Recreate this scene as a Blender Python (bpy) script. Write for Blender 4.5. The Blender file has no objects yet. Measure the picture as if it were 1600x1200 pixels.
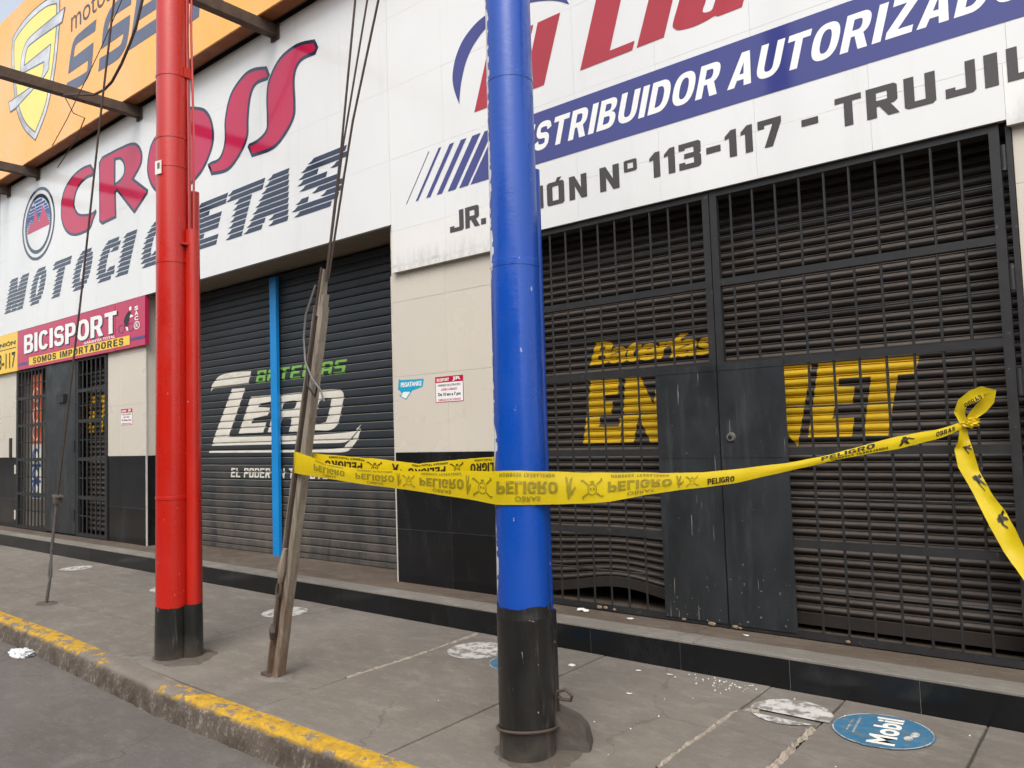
import bpy, bmesh, math, random
from mathutils import Vector, Matrix
random.seed(7)
R = math.radians
scene = bpy.context.scene
COL = scene.collection

# ------------------------------------------------------------------ camera
cam_data = bpy.data.cameras.new('camera')
cam = bpy.data.objects.new('camera', cam_data); COL.objects.link(cam)
cam_data.sensor_width = 36.0
cam_data.lens = 36.0 * 1217.02 / 1600.0
cam_data.clip_start = 0.05; cam_data.clip_end = 500
_yaw, _pit, _rol = R(39.159), R(3.5155), R(-1.8791)
_f = Vector((-math.sin(_yaw)*math.cos(_pit), math.cos(_yaw)*math.cos(_pit), math.sin(_pit)))
_r = Vector((math.cos(_yaw), math.sin(_yaw), 0)); _u = _r.cross(_f)
_r2 = math.cos(_rol)*_r + math.sin(_rol)*_u; _u2 = -math.sin(_rol)*_r + math.cos(_rol)*_u
cam.matrix_world = Matrix(((_r2.x, _u2.x, -_f.x, 0), (_r2.y, _u2.y, -_f.y, 0), (_r2.z, _u2.z, -_f.z, 1.4), (0, 0, 0, 1)))
scene.camera = cam

# ------------------------------------------------------------------ sky and sun (bright overcast)
SUN_EL, SUN_AZ = R(50), R(150)         # azimuth clockwise from +y (towards the shop fronts)
world = bpy.data.worlds.new('World'); scene.world = world; world.use_nodes = True
nt = world.node_tree; nt.nodes.clear()
sky = nt.nodes.new('ShaderNodeTexSky'); sky.sky_type = 'NISHITA'; sky.sun_disc = False
sky.sun_elevation = SUN_EL; sky.sun_rotation = SUN_AZ; sky.dust_density = 4.0; sky.air_density = 1.2
hsv = nt.nodes.new('ShaderNodeHueSaturation'); hsv.inputs['Saturation'].default_value = 0.42
bg = nt.nodes.new('ShaderNodeBackground'); bg.inputs['Strength'].default_value = 0.15
wo = nt.nodes.new('ShaderNodeOutputWorld')
nt.links.new(sky.outputs[0], hsv.inputs['Color']); nt.links.new(hsv.outputs[0], bg.inputs['Color']); nt.links.new(bg.outputs[0], wo.inputs['Surface'])
sd = bpy.data.lights.new('sun', 'SUN'); sd.energy = 0.5; sd.angle = R(40); sd.color = (1.0, 0.98, 0.955)
sun = bpy.data.objects.new('sun', sd); COL.objects.link(sun)
_sv = Vector((math.sin(SUN_AZ)*math.cos(SUN_EL), math.cos(SUN_AZ)*math.cos(SUN_EL), math.sin(SUN_EL)))
sun.rotation_euler = _sv.to_track_quat('Z', 'Y').to_euler()
vs = scene.view_settings
vs.view_transform = 'Standard'; vs.look = 'None'; vs.gamma = 1.0; vs.use_curve_mapping = False
vs.exposure = 0.82
scene.render.engine = 'CYCLES'
scene.cycles.max_bounces = 6
scene.cycles.use_denoising = True

# ---- lettering outlines in metres on their sign faces: (x, z, sharp corner) ----
SHAPE = {
'C':[(-10.935,5.229,1),(-10.835,5.134,1),(-10.853,5.043,1),(-11.087,5.05,0),(-11.304,4.996,0),(-11.431,4.882,0),(-11.446,4.748,0),(-11.319,4.629,0),(-11.117,4.574,0),(-10.904,4.548,0),(-10.77,4.569,1),(-10.749,4.522,1),(-10.844,4.437,0),(-10.989,4.32,0),(-11.429,4.325,0),(-11.727,4.433,0),(-11.894,4.621,0),(-11.924,4.807,0),(-11.891,4.969,0),(-11.758,5.107,0),(-11.497,5.212,0),(-11.211,5.246,0)],
'R':[(-10.58,5.242,1),(-10.102,5.235,0),(-9.729,5.208,0),(-9.549,5.128,0),(-9.454,4.993,0),(-9.488,4.856,0),(-9.674,4.729,1),(-9.304,4.505,1),(-9.317,4.46,1),(-9.67,4.278,1),(-10.145,4.669,1),(-10.18,4.658,1),(-10.165,4.326,1),(-10.581,4.317,1),(-10.667,4.375,1),(-10.676,5.187,1)],
'Rh':[(-10.19,5.092,1),(-10.048,5.063,0),(-9.954,4.97,0),(-9.955,4.87,0),(-10.049,4.817,0),(-10.191,4.793,1)],
'O':[(-9.064,5.146,0),(-9.226,5.055,0),(-9.309,4.9,0),(-9.327,4.72,0),(-9.231,4.538,0),(-9.056,4.396,0),(-8.824,4.306,0),(-8.48,4.291,0),(-8.193,4.36,0),(-7.984,4.464,0),(-7.82,4.647,0),(-7.79,4.806,0),(-7.841,4.979,0),(-7.96,5.116,0),(-8.124,5.194,0),(-8.394,5.266,0),(-8.767,5.259,0)],
'Oh':[(-8.471,5.007,0),(-8.649,4.979,0),(-8.787,4.822,0),(-8.82,4.629,0),(-8.699,4.569,0),(-8.504,4.674,0),(-8.414,4.863,0)],
'S1':[(-6.765,5.22,1),(-6.711,5.113,1),(-6.75,5.069,1),(-6.961,5.08,0),(-7.062,4.974,0),(-7.106,4.758,0),(-7.122,4.579,0),(-7.254,4.43,0),(-7.505,4.307,0),(-7.852,4.338,1),(-7.93,4.482,1),(-7.849,4.491,0),(-7.673,4.502,0),(-7.575,4.654,0),(-7.567,4.889,0),(-7.447,5.138,0),(-7.196,5.269,0),(-6.996,5.278,0)],
'S2':[(-5.964,5.223,1),(-5.91,5.126,1),(-5.958,5.069,1),(-6.189,5.072,0),(-6.289,4.955,0),(-6.286,4.696,0),(-6.307,4.552,0),(-6.452,4.42,0),(-6.673,4.326,0),(-7.056,4.339,1),(-7.132,4.468,1),(-7.112,4.497,1),(-6.935,4.506,0),(-6.799,4.559,0),(-6.778,4.664,0),(-6.78,4.911,0),(-6.731,5.074,0),(-6.541,5.234,0),(-6.253,5.277,0)],
'arc':[(-4.111,4.03,1),(-4.145,4.108,0),(-4.175,4.212,0),(-4.175,4.308,0),(-4.138,4.423,0),(-4.055,4.537,0),(-3.928,4.617,0),(-3.805,4.653,0),(-3.628,4.674,0),(-3.432,4.658,0),(-3.21,4.594,0),(-3.067,4.509,0),(-3.02,4.437,1),(-3.127,4.504,0),(-3.256,4.555,0),(-3.389,4.586,0),(-3.575,4.593,0),(-3.71,4.576,0),(-3.81,4.547,0),(-3.923,4.475,0),(-4.015,4.373,0),(-4.077,4.229,0),(-4.107,4.096,0)],
'lE':[(-3.956,3.918,1),(-3.775,4.423,1),(-3.347,4.406,1),(-3.368,4.347,1),(-3.642,4.353,1),(-3.685,4.239,1),(-3.514,4.242,1),(-3.531,4.18,1),(-3.707,4.178,1),(-3.762,4.021,1),(-3.45,4.021,1),(-3.475,3.918,1)],
'll':[(-3.307,4.408,1),(-3.102,4.409,1),(-3.27,3.924,1),(-3.465,3.924,1)],
'lL':[(-2.951,3.928,1),(-2.715,4.625,1),(-2.504,4.601,1),(-2.703,3.988,1),(-2.507,3.989,1),(-2.528,3.931,1)],
'li':[(-2.494,3.935,1),(-2.291,3.935,1),(-2.161,4.322,1),(-2.315,4.433,1)],
'ld':[(-1.76,3.937,1),(-1.627,4.333,1),(-1.787,4.345,1),(-1.841,4.183,1),(-1.923,4.22,0),(-2.065,4.213,0),(-2.148,4.177,0),(-2.185,4.099,0),(-2.224,3.998,0),(-2.212,3.964,0),(-2.176,3.942,0),(-2.087,3.931,0),(-2.008,3.935,0),(-1.937,3.949,1),(-1.915,3.936,1)],
'ldh':[(-1.989,4.07,0),(-2.014,4.013,0),(-2.003,3.994,0),(-1.962,3.99,0),(-1.94,4.017,0),(-1.888,4.153,0),(-1.918,4.173,0),(-1.965,4.151,0)],
'z1':[(-7.81,2.181,1),(-7.876,2.04,1),(-8.618,2.038,1),(-8.677,2.001,1),(-8.641,2.077,0),(-8.523,2.156,0),(-8.374,2.188,0),(-8.108,2.193,0)],
'z2':[(-8.211,2.004,1),(-7.936,1.997,1),(-8.301,1.448,1),(-8.61,1.45,1)],
'z3':[(-8.61,1.448,1),(-6.647,1.434,1),(-6.097,1.451,0),(-5.993,1.482,0),(-5.922,1.525,1),(-6.018,1.437,0),(-6.132,1.368,0),(-6.245,1.347,0),(-6.649,1.348,1),(-8.665,1.352,1)],
'z4':[(-8.725,1.291,1),(-6.756,1.282,1),(-6.263,1.293,0),(-6.148,1.337,0),(-6.019,1.421,0),(-5.938,1.49,1),(-5.981,1.385,0),(-6.086,1.296,0),(-6.216,1.254,0),(-6.757,1.258,1),(-8.725,1.269,1)],
'zE':[(-7.827,1.892,1),(-7.388,1.889,1),(-7.419,1.818,1),(-7.653,1.807,1),(-7.685,1.769,1),(-7.45,1.751,1),(-7.496,1.672,1),(-7.79,1.645,1),(-7.823,1.591,1),(-7.527,1.593,1),(-7.59,1.484,1),(-8.083,1.484,1)],
'zR':[(-7.295,1.884,1),(-6.91,1.89,0),(-6.821,1.869,0),(-6.817,1.803,0),(-6.879,1.692,1),(-6.911,1.666,1),(-6.899,1.622,1),(-6.958,1.478,1),(-7.115,1.48,1),(-7.06,1.594,1),(-7.083,1.634,1),(-7.224,1.639,1),(-7.295,1.481,1),(-7.506,1.484,1),(-7.417,1.652,1)],
'zRh':[(-7.192,1.802,1),(-7.004,1.807,0),(-6.968,1.783,0),(-6.997,1.735,0),(-7.044,1.721,1),(-7.232,1.721,1)],
'zO':[(-6.669,1.884,0),(-6.344,1.889,0),(-6.213,1.86,0),(-6.186,1.802,0),(-6.236,1.649,0),(-6.297,1.527,0),(-6.423,1.478,0),(-6.628,1.483,0),(-6.786,1.488,0),(-6.838,1.543,0),(-6.77,1.747,0),(-6.741,1.843,0)],
'zOh':[(-6.55,1.795,0),(-6.481,1.807,0),(-6.397,1.797,0),(-6.39,1.75,0),(-6.462,1.584,0),(-6.506,1.559,0),(-6.644,1.548,0),(-6.66,1.581,0),(-6.595,1.749,0)],
'eE':[(-3.123,1.75,1),(-2.887,1.747,1),(-2.898,1.641,1),(-3.008,1.64,1),(-3.012,1.594,1),(-2.942,1.593,1),(-2.961,1.5,1),(-3.051,1.496,1),(-3.067,1.416,1),(-2.901,1.414,1),(-2.893,1.471,1),(-2.876,1.471,1),(-2.891,1.299,1),(-3.209,1.3,1)],
'eN':[(-2.835,1.747,1),(-2.71,1.747,1),(-2.62,1.553,1),(-2.592,1.679,1),(-2.49,1.684,1),(-2.542,1.297,1),(-2.656,1.299,1),(-2.723,1.444,1),(-2.743,1.474,1),(-2.785,1.301,1),(-2.88,1.301,1)],
'eJ':[(-1.73,1.746,1),(-1.545,1.744,1),(-1.654,1.255,1),(-1.766,1.405,1),(-1.745,1.463,1)],
'eET':[(-1.506,1.746,1),(-0.961,1.745,1),(-0.982,1.649,1),(-1.073,1.648,1),(-1.145,1.31,1),(-1.275,1.312,1),(-1.215,1.648,1),(-1.389,1.649,1),(-1.4,1.603,1),(-1.306,1.596,1),(-1.325,1.5,1),(-1.422,1.499,1),(-1.441,1.415,1),(-1.319,1.418,1),(-1.339,1.31,1),(-1.59,1.31,1),(-1.546,1.523,1)],
's1':[(-10.23,6.916,1),(-10.267,6.77,1),(-10.783,6.793,0),(-10.896,6.759,0),(-10.933,6.641,1),(-10.316,6.638,1),(-10.359,6.393,0),(-10.425,6.26,0),(-10.616,6.179,0),(-10.95,6.197,1),(-11.163,6.295,1),(-11.148,6.357,1),(-10.572,6.314,0),(-10.498,6.362,0),(-10.49,6.452,1),(-11.114,6.47,1),(-11.03,6.725,0),(-10.937,6.867,0),(-10.768,6.913,0)],
's2':[(-9.25,6.827,1),(-9.271,6.744,1),(-9.742,6.769,0),(-9.85,6.734,0),(-9.904,6.654,1),(-9.289,6.624,1),(-9.328,6.421,0),(-9.405,6.267,0),(-9.56,6.187,0),(-9.744,6.175,0),(-10.176,6.195,1),(-10.14,6.358,1),(-9.611,6.333,0),(-9.507,6.376,0),(-9.468,6.45,1),(-10.084,6.465,1),(-10.028,6.711,0),(-9.931,6.84,0),(-9.769,6.916,0),(-9.531,6.924,0)],
'sE':[(-9.051,6.952,1),(-9.317,6.186,1),(-8.518,6.164,1),(-8.494,6.326,1),(-9.117,6.351,1),(-9.079,6.468,1),(-8.493,6.44,1),(-8.458,6.575,1),(-9.042,6.609,1),(-9.004,6.719,1),(-8.445,6.695,1),(-8.421,6.846,1)],
'shield':[(-13.205,7.71,1),(-12.845,7.808,0),(-12.344,7.843,0),(-11.81,7.806,0),(-11.389,7.689,1),(-11.402,7.279,0),(-11.492,6.85,0),(-11.629,6.503,0),(-11.852,6.153,0),(-12.258,5.838,1),(-12.692,6.129,0),(-12.985,6.483,0),(-13.123,6.874,0),(-13.217,7.308,0)],
'ss':[(-11.234,7.439,1),(-11.321,7.283,1),(-12.374,7.358,0),(-12.615,7.31,0),(-12.707,7.097,1),(-11.711,7.083,1),(-11.767,6.864,0),(-11.903,6.712,0),(-13.026,6.564,1),(-13.244,6.568,1),(-13.307,6.723,1),(-12.257,6.682,0),(-12.008,6.717,0),(-11.93,6.925,1),(-12.839,7.029,1),(-12.804,7.24,0),(-12.673,7.404,0),(-12.413,7.459,0),(-11.403,7.438,1)],
}
# ---- danger tape: fraction along, upper edge xyz, lower edge xyz ----
TAPE_FRONT=[(0.0,-3.753,2.653,1.327,-3.756,2.653,1.207),(0.0144,-3.659,2.65,1.309,-3.662,2.65,1.198),(0.0287,-3.568,2.647,1.288,-3.571,2.647,1.19),(0.0431,-3.479,2.644,1.262,-3.482,2.644,1.182),(0.0574,-3.393,2.64,1.254,-3.396,2.641,1.176),(0.0718,-3.309,2.638,1.247,-3.311,2.638,1.169),(0.0861,-3.227,2.635,1.24,-3.229,2.635,1.163),(0.1005,-3.147,2.632,1.237,-3.15,2.632,1.157),(0.1148,-3.069,2.629,1.235,-3.072,2.629,1.152),(0.1292,-2.993,2.626,1.232,-2.996,2.626,1.147),(0.1435,-2.919,2.624,1.23,-2.922,2.624,1.141),(0.1579,-2.847,2.621,1.228,-2.85,2.621,1.137),(0.1722,-2.777,2.619,1.225,-2.78,2.619,1.132),(0.1866,-2.708,2.616,1.225,-2.712,2.616,1.127),(0.201,-2.64,2.614,1.226,-2.645,2.614,1.122),(0.2153,-2.575,2.611,1.227,-2.579,2.611,1.117),(0.2297,-2.511,2.609,1.228,-2.515,2.609,1.113),(0.244,-2.448,2.607,1.23,-2.453,2.607,1.108),(0.2584,-2.387,2.605,1.23,-2.392,2.605,1.103),(0.2727,-2.327,2.603,1.231,-2.333,2.603,1.097),(0.289,-2.261,2.6,1.231,-2.267,2.6,1.09),(0.2938,-2.242,2.599,1.232,-2.248,2.6,1.088),(0.2986,-2.223,2.599,1.232,-2.229,2.599,1.086),(0.3033,-2.204,2.598,1.232,-2.21,2.598,1.085),(0.3081,-2.185,2.598,1.232,-2.191,2.597,1.086),(0.3129,-2.168,2.599,1.232,-2.174,2.599,1.086),(0.3177,-2.153,2.602,1.231,-2.158,2.601,1.087),(0.3225,-2.138,2.606,1.231,-2.143,2.605,1.087),(0.3273,-2.126,2.613,1.231,-2.13,2.611,1.087),(0.3321,-2.114,2.62,1.23,-2.118,2.617,1.086),(0.3368,-2.104,2.629,1.229,-2.107,2.626,1.086),(0.3416,-2.094,2.638,1.229,-2.097,2.635,1.085),(0.3464,-2.084,2.649,1.228,-2.087,2.645,1.085),(0.3512,-2.076,2.66,1.227,-2.079,2.656,1.084),(0.356,-2.067,2.672,1.226,-2.071,2.668,1.083),(0.3608,-2.059,2.683,1.226,-2.062,2.679,1.083),(0.3656,-2.05,2.695,1.225,-2.054,2.691,1.082),(0.3703,-2.042,2.707,1.224,-2.045,2.702,1.081),(0.3751,-2.033,2.718,1.223,-2.036,2.714,1.08),(0.3799,-2.025,2.73,1.222,-2.028,2.726,1.08),(0.3847,-2.016,2.741,1.221,-2.019,2.737,1.08),(0.3895,-2.007,2.753,1.221,-2.01,2.749,1.079),(0.3943,-1.999,2.765,1.22,-2.002,2.761,1.079),(0.399,-1.99,2.777,1.219,-1.993,2.772,1.079),(0.4086,-1.973,2.8,1.217,-1.976,2.796,1.079),(0.423,-1.946,2.836,1.215,-1.95,2.831,1.079),(0.4373,-1.92,2.871,1.212,-1.923,2.867,1.079),(0.4517,-1.893,2.907,1.21,-1.897,2.903,1.079),(0.466,-1.867,2.943,1.207,-1.87,2.939,1.079),(0.4804,-1.84,2.98,1.204,-1.843,2.975,1.084),(0.4947,-1.813,3.016,1.202,-1.816,3.012,1.09),(0.5091,-1.785,3.053,1.199,-1.788,3.049,1.095),(0.5234,-1.758,3.09,1.197,-1.761,3.087,1.101),(0.5378,-1.73,3.128,1.195,-1.733,3.124,1.105),(0.5522,-1.702,3.165,1.193,-1.705,3.162,1.108),(0.5665,-1.675,3.203,1.191,-1.677,3.2,1.111),(0.5809,-1.646,3.241,1.188,-1.649,3.238,1.113),(0.5952,-1.618,3.28,1.188,-1.62,3.277,1.116),(0.6096,-1.589,3.318,1.189,-1.591,3.315,1.119),(0.6239,-1.56,3.357,1.191,-1.562,3.354,1.122),(0.6383,-1.531,3.397,1.192,-1.534,3.394,1.126),(0.6526,-1.502,3.436,1.194,-1.504,3.433,1.129),(0.667,-1.472,3.476,1.197,-1.475,3.473,1.135),(0.6813,-1.443,3.516,1.2,-1.445,3.514,1.143),(0.6957,-1.413,3.557,1.203,-1.415,3.554,1.151),(0.71,-1.383,3.598,1.207,-1.384,3.595,1.159),(0.7244,-1.352,3.639,1.21,-1.354,3.636,1.167),(0.7388,-1.322,3.68,1.213,-1.323,3.678,1.176),(0.7531,-1.291,3.722,1.219,-1.292,3.72,1.184),(0.7675,-1.26,3.764,1.227,-1.261,3.762,1.192),(0.7818,-1.228,3.806,1.234,-1.23,3.804,1.201),(0.7962,-1.197,3.849,1.241,-1.198,3.847,1.209),(0.8105,-1.165,3.892,1.251,-1.166,3.89,1.216),(0.8249,-1.133,3.936,1.262,-1.134,3.933,1.222),(0.8392,-1.1,3.979,1.272,-1.102,3.977,1.228),(0.8536,-1.067,4.024,1.283,-1.069,4.021,1.234),(0.8679,-1.034,4.068,1.294,-1.037,4.065,1.241),(0.8823,-1.001,4.113,1.305,-1.004,4.11,1.247),(0.8967,-0.968,4.158,1.316,-0.971,4.154,1.253),(0.911,-0.934,4.204,1.321,-0.937,4.2,1.263),(0.9254,-0.901,4.249,1.327,-0.903,4.246,1.272),(0.9397,-0.867,4.295,1.333,-0.869,4.292,1.282),(0.9541,-0.833,4.341,1.339,-0.835,4.338,1.292),(0.9684,-0.798,4.388,1.351,-0.8,4.385,1.307),(0.9828,-0.763,4.436,1.364,-0.764,4.433,1.325),(0.9971,-0.727,4.484,1.377,-0.729,4.481,1.343),(1.0,-0.72,4.493,1.379,-0.722,4.491,1.347)]
TAPE_BACK=[(0.0,-3.874,2.793,1.321,-3.877,2.793,1.203),(0.0462,-3.787,2.796,1.314,-3.79,2.796,1.206),(0.0923,-3.702,2.8,1.308,-3.704,2.8,1.203),(0.1385,-3.618,2.803,1.302,-3.621,2.803,1.199),(0.1846,-3.536,2.807,1.296,-3.539,2.807,1.196),(0.2308,-3.457,2.81,1.291,-3.459,2.81,1.193),(0.2769,-3.378,2.813,1.285,-3.381,2.813,1.19),(0.3231,-3.302,2.817,1.28,-3.305,2.816,1.186),(0.3692,-3.227,2.82,1.275,-3.23,2.819,1.182),(0.4154,-3.154,2.823,1.27,-3.157,2.822,1.178),(0.4615,-3.082,2.826,1.264,-3.085,2.825,1.173),(0.5077,-3.012,2.829,1.255,-3.015,2.828,1.165),(0.5538,-2.943,2.831,1.251,-2.946,2.831,1.162),(0.6,-2.876,2.834,1.257,-2.879,2.834,1.168),(0.6462,-2.809,2.837,1.262,-2.812,2.837,1.174),(0.6923,-2.744,2.84,1.266,-2.747,2.839,1.18),(0.7385,-2.68,2.842,1.271,-2.683,2.842,1.186),(0.7846,-2.617,2.845,1.275,-2.621,2.845,1.19),(0.8308,-2.556,2.847,1.278,-2.559,2.847,1.192),(0.8769,-2.496,2.85,1.281,-2.499,2.85,1.195),(0.9231,-2.437,2.852,1.284,-2.44,2.852,1.197),(0.9692,-2.378,2.855,1.286,-2.382,2.854,1.199),(1.0,-2.34,2.856,1.288,-2.344,2.856,1.201)]
TAPE_TAIL=[(0.0,-0.74,4.47,1.361,-0.716,4.49,1.353),(0.1429,-0.75,4.45,1.278,-0.711,4.51,1.292),(0.2857,-0.773,4.47,1.239,-0.694,4.49,1.237),(0.4286,-0.758,4.45,1.15,-0.676,4.51,1.131),(0.5714,-0.704,4.47,1.022,-0.62,4.49,1.007),(0.7143,-0.642,4.45,0.869,-0.574,4.51,0.928),(0.8571,-0.586,4.47,0.731,-0.534,4.49,0.839),(1.0,-0.499,4.45,0.589,-0.497,4.51,0.723)]
# ------------------------------------------------------------------ helpers
class MB:
    def __init__(s): s.v = []; s.f = []
    def poly(s, pts):
        n = len(s.v); s.v += [tuple(p) for p in pts]; s.f.append(tuple(range(n, n+len(pts)))); return s
    def box(s, x0, x1, y0, y1, z0, z1):
        n = len(s.v)
        s.v += [(x0,y0,z0),(x1,y0,z0),(x1,y1,z0),(x0,y1,z0),(x0,y0,z1),(x1,y0,z1),(x1,y1,z1),(x0,y1,z1)]
        s.f += [tuple(n+i for i in q) for q in ((0,3,2,1),(4,5,6,7),(0,1,5,4),(1,2,6,5),(2,3,7,6),(3,0,4,7))]; return s
    def cbox(s, c, h, c2=.004):
        # box with chamfered front (-y) edge ring
        x, y, z = c; a, b, d = h; n = len(s.v)
        rings = [(a, b, d), (a, -b+c2, d), (a-c2, -b, d-c2)]
        for (aa, yy, dd) in rings:
            s.v += [(x-aa, y+yy, z-dd), (x+aa, y+yy, z-dd), (x+aa, y+yy, z+dd), (x-aa, y+yy, z+dd)]
        for k in (0, 1):
            for i in range(4):
                j = (i+1) % 4; s.f.append((n+k*4+j, n+k*4+i, n+k*4+4+i, n+k*4+4+j))
        s.f.append((n+8, n+9, n+10, n+11)); s.f.append((n+3, n+2, n+1, n)); return s
    def tube(s, path, r, n=8, caps=True):
        path = [Vector(p) for p in path]; m0 = len(s.v); up = None
        for i, p in enumerate(path):
            t = (path[min(i+1, len(path)-1)] - path[max(i-1, 0)]).normalized()
            if up is None: up = Vector((0,0,1)) if abs(t.z) < .9 else Vector((0,1,0))
            a = t.cross(up).normalized(); b = a.cross(t).normalized(); up = b
            rr = r[i] if isinstance(r, (list, tuple)) else r
            for k in range(n):
                w = 2*math.pi*k/n; s.v.append(tuple(p + a*math.cos(w)*rr + b*math.sin(w)*rr))
        for i in range(len(path)-1):
            for k in range(n):
                q = (k+1) % n; s.f.append((m0+i*n+k, m0+i*n+q, m0+(i+1)*n+q, m0+(i+1)*n+k))
        if caps:
            s.f.append(tuple(m0+k for k in reversed(range(n)))); s.f.append(tuple(m0+(len(path)-1)*n+k for k in range(n)))
        return s
    def grid(s, rows):
        n = len(s.v); w = len(rows[0])
        for r_ in rows: s.v += [tuple(p) for p in r_]
        for i in range(len(rows)-1):
            for k in range(w-1): s.f.append((n+i*w+k, n+i*w+k+1, n+(i+1)*w+k+1, n+(i+1)*w+k))
        return s
    def mesh(s, name, mat, smooth=False):
        me = bpy.data.meshes.new(name); me.from_pydata(s.v, [], s.f); me.update()
        if mat: me.materials.append(mat)
        if smooth:
            me.polygons.foreach_set('use_smooth', [True]*len(me.polygons))
            me.set_sharp_from_angle(angle=R(40))
        return me
    def build(s, name, mat, parent=None, smooth=False):
        return link(name, s.mesh(name, mat, smooth), parent)

def link(name, me, parent=None, loc=None):
    o = bpy.data.objects.new(name, me); COL.objects.link(o)
    if loc is not None: o.location = loc
    if parent is not None: adopt(o, parent)
    return o
def adopt(o, parent):
    # every location is written in world metres, so the parent's own offset is undone
    o.parent = parent; o.matrix_parent_inverse = Matrix.Translation(-Vector(parent.location))
def tag(o, label, cat, group=None):
    o['label'] = label; o['category'] = cat
    if group: o['group'] = group
    return o
def thing(name, label, cat, loc, group=None):
    o = bpy.data.objects.new(name, None); COL.objects.link(o); o.location = loc; o.empty_display_size = .2
    return tag(o, label, cat, group)
def structure(o): o['kind'] = 'structure'; return o

# ------------------------------------------------------------------ materials
def lin(c):
    return tuple(((v/255)/12.92 if v/255 <= .04045 else ((v/255+.055)/1.055)**2.4) for v in c) + (1,)
class NT:
    def __init__(s, name):
        s.m = bpy.data.materials.new(name); s.m.use_nodes = True; s.t = s.m.node_tree; s.t.nodes.clear()
        s.out = s.n('ShaderNodeOutputMaterial'); s.p = s.n('ShaderNodeBsdfPrincipled'); s.l(s.p.outputs[0], s.out.inputs[0])
        s.geo = s.n('ShaderNodeNewGeometry'); s.info = s.n('ShaderNodeObjectInfo')
    def n(s, t): return s.t.nodes.new(t)
    def l(s, a, b): s.t.links.new(a, b)
    def scaled(s, sc):
        mp = s.n('ShaderNodeMapping'); mp.inputs['Scale'].default_value = sc; s.l(s.geo.outputs['Position'], mp.inputs[0]); return mp.outputs[0]
    def noise(s, scale, detail=4, stretch=(1,1,1), rough=.6):
        x = s.n('ShaderNodeTexNoise'); x.inputs['Scale'].default_value = scale; x.inputs['Detail'].default_value = detail; x.inputs['Roughness'].default_value = rough
        s.l(s.scaled(stretch), x.inputs['Vector']); return x.outputs['Fac']
    def ramp(s, fac, a, b, ca=0.0, cb=1.0):
        x = s.n('ShaderNodeMapRange'); x.inputs['From Min'].default_value = a; x.inputs['From Max'].default_value = b
        x.inputs['To Min'].default_value = ca; x.inputs['To Max'].default_value = cb; s.l(fac, x.inputs['Value']); return x.outputs[0]
    def math(s, op, a, b=None):
        x = s.n('ShaderNodeMath'); x.operation = op
        for i, q in enumerate((a, b)):
            if q is None: continue
            if isinstance(q, (int, float)): x.inputs[i].default_value = q
            else: s.l(q, x.inputs[i])
        return x.outputs[0]
    def mix(s, fac, a, b, mode='MIX'):
        x = s.n('ShaderNodeMix'); x.data_type = 'RGBA'; x.blend_type = mode
        for sock, q in ((x.inputs[0], fac), (x.inputs[6], a), (x.inputs[7], b)):
            if isinstance(q, (int, float)): sock.default_value = q
            elif isinstance(q, tuple): sock.default_value = q
            else: s.l(q, sock)
        return x.outputs[2]
    def bump(s, h, strength=.3, dist=.01):
        b = s.n('ShaderNodeBump'); b.inputs['Strength'].default_value = strength; b.inputs['Distance'].default_value = dist
        s.l(h, b.inputs['Height']); s.l(b.outputs[0], s.p.inputs['Normal'])
    def set(s, rough=.5, metal=0.0, spec=.5, coat=0.0):
        s.p.inputs['Roughness'].default_value = rough; s.p.inputs['Metallic'].default_value = metal; s.p.inputs['Specular IOR Level'].default_value = spec
        if coat: s.p.inputs['Coat Weight'].default_value = coat; s.p.inputs['Coat Roughness'].default_value = .08
        return s
    def col(s, c):
        if isinstance(c, tuple): s.p.inputs['Base Color'].default_value = c
        else: s.l(c, s.p.inputs['Base Color'])
    def sep(s):
        x = s.n('ShaderNodeSeparateXYZ'); s.l(s.geo.outputs['Position'], x.inputs[0]); return x.outputs

def plain(name, rgb, rough=.5, var=.12, scale=6, bump=0., bscale=60, metal=0., spec=.5, dirt=None, rnd=.0, coat=0., stretch=(1,1,1)):
    """base colour with grain; dirt=(rgb, scale, lo, hi, amount, stretch)"""
    t = NT(name).set(rough, metal, spec, coat); c = lin(rgb)
    d = tuple(max(0, v*(1-var)) for v in c[:3])+(1,); b = tuple(min(1, v*(1+var)) for v in c[:3])+(1,)
    out = t.mix(t.ramp(t.noise(scale, 5, stretch), .3, .7), d, b)
    if rnd:
        k = t.ramp(t.info.outputs['Random'], 0, 1, 1-rnd, 1+rnd)
        cc = t.n('ShaderNodeCombineXYZ')
        for i in range(3): t.l(k, cc.inputs[i])
        out = t.mix(1.0, out, cc.outputs[0], 'MULTIPLY')
    if dirt:
        rgb2, sc, lo, hi, amt, st = dirt
        out = t.mix(t.math('MULTIPLY', t.ramp(t.noise(sc, 6, st, .7), lo, hi), amt), out, lin(rgb2))
    t.col(out)
    if bump: t.bump(t.noise(bscale, 4), bump, .004)
    # uneven gloss
    t.l(t.ramp(t.noise(scale*1.7, 4), .25, .75, max(.02, rough*.75), min(1, rough*1.3)), t.p.inputs['Roughness'])
    return t.m

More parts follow.
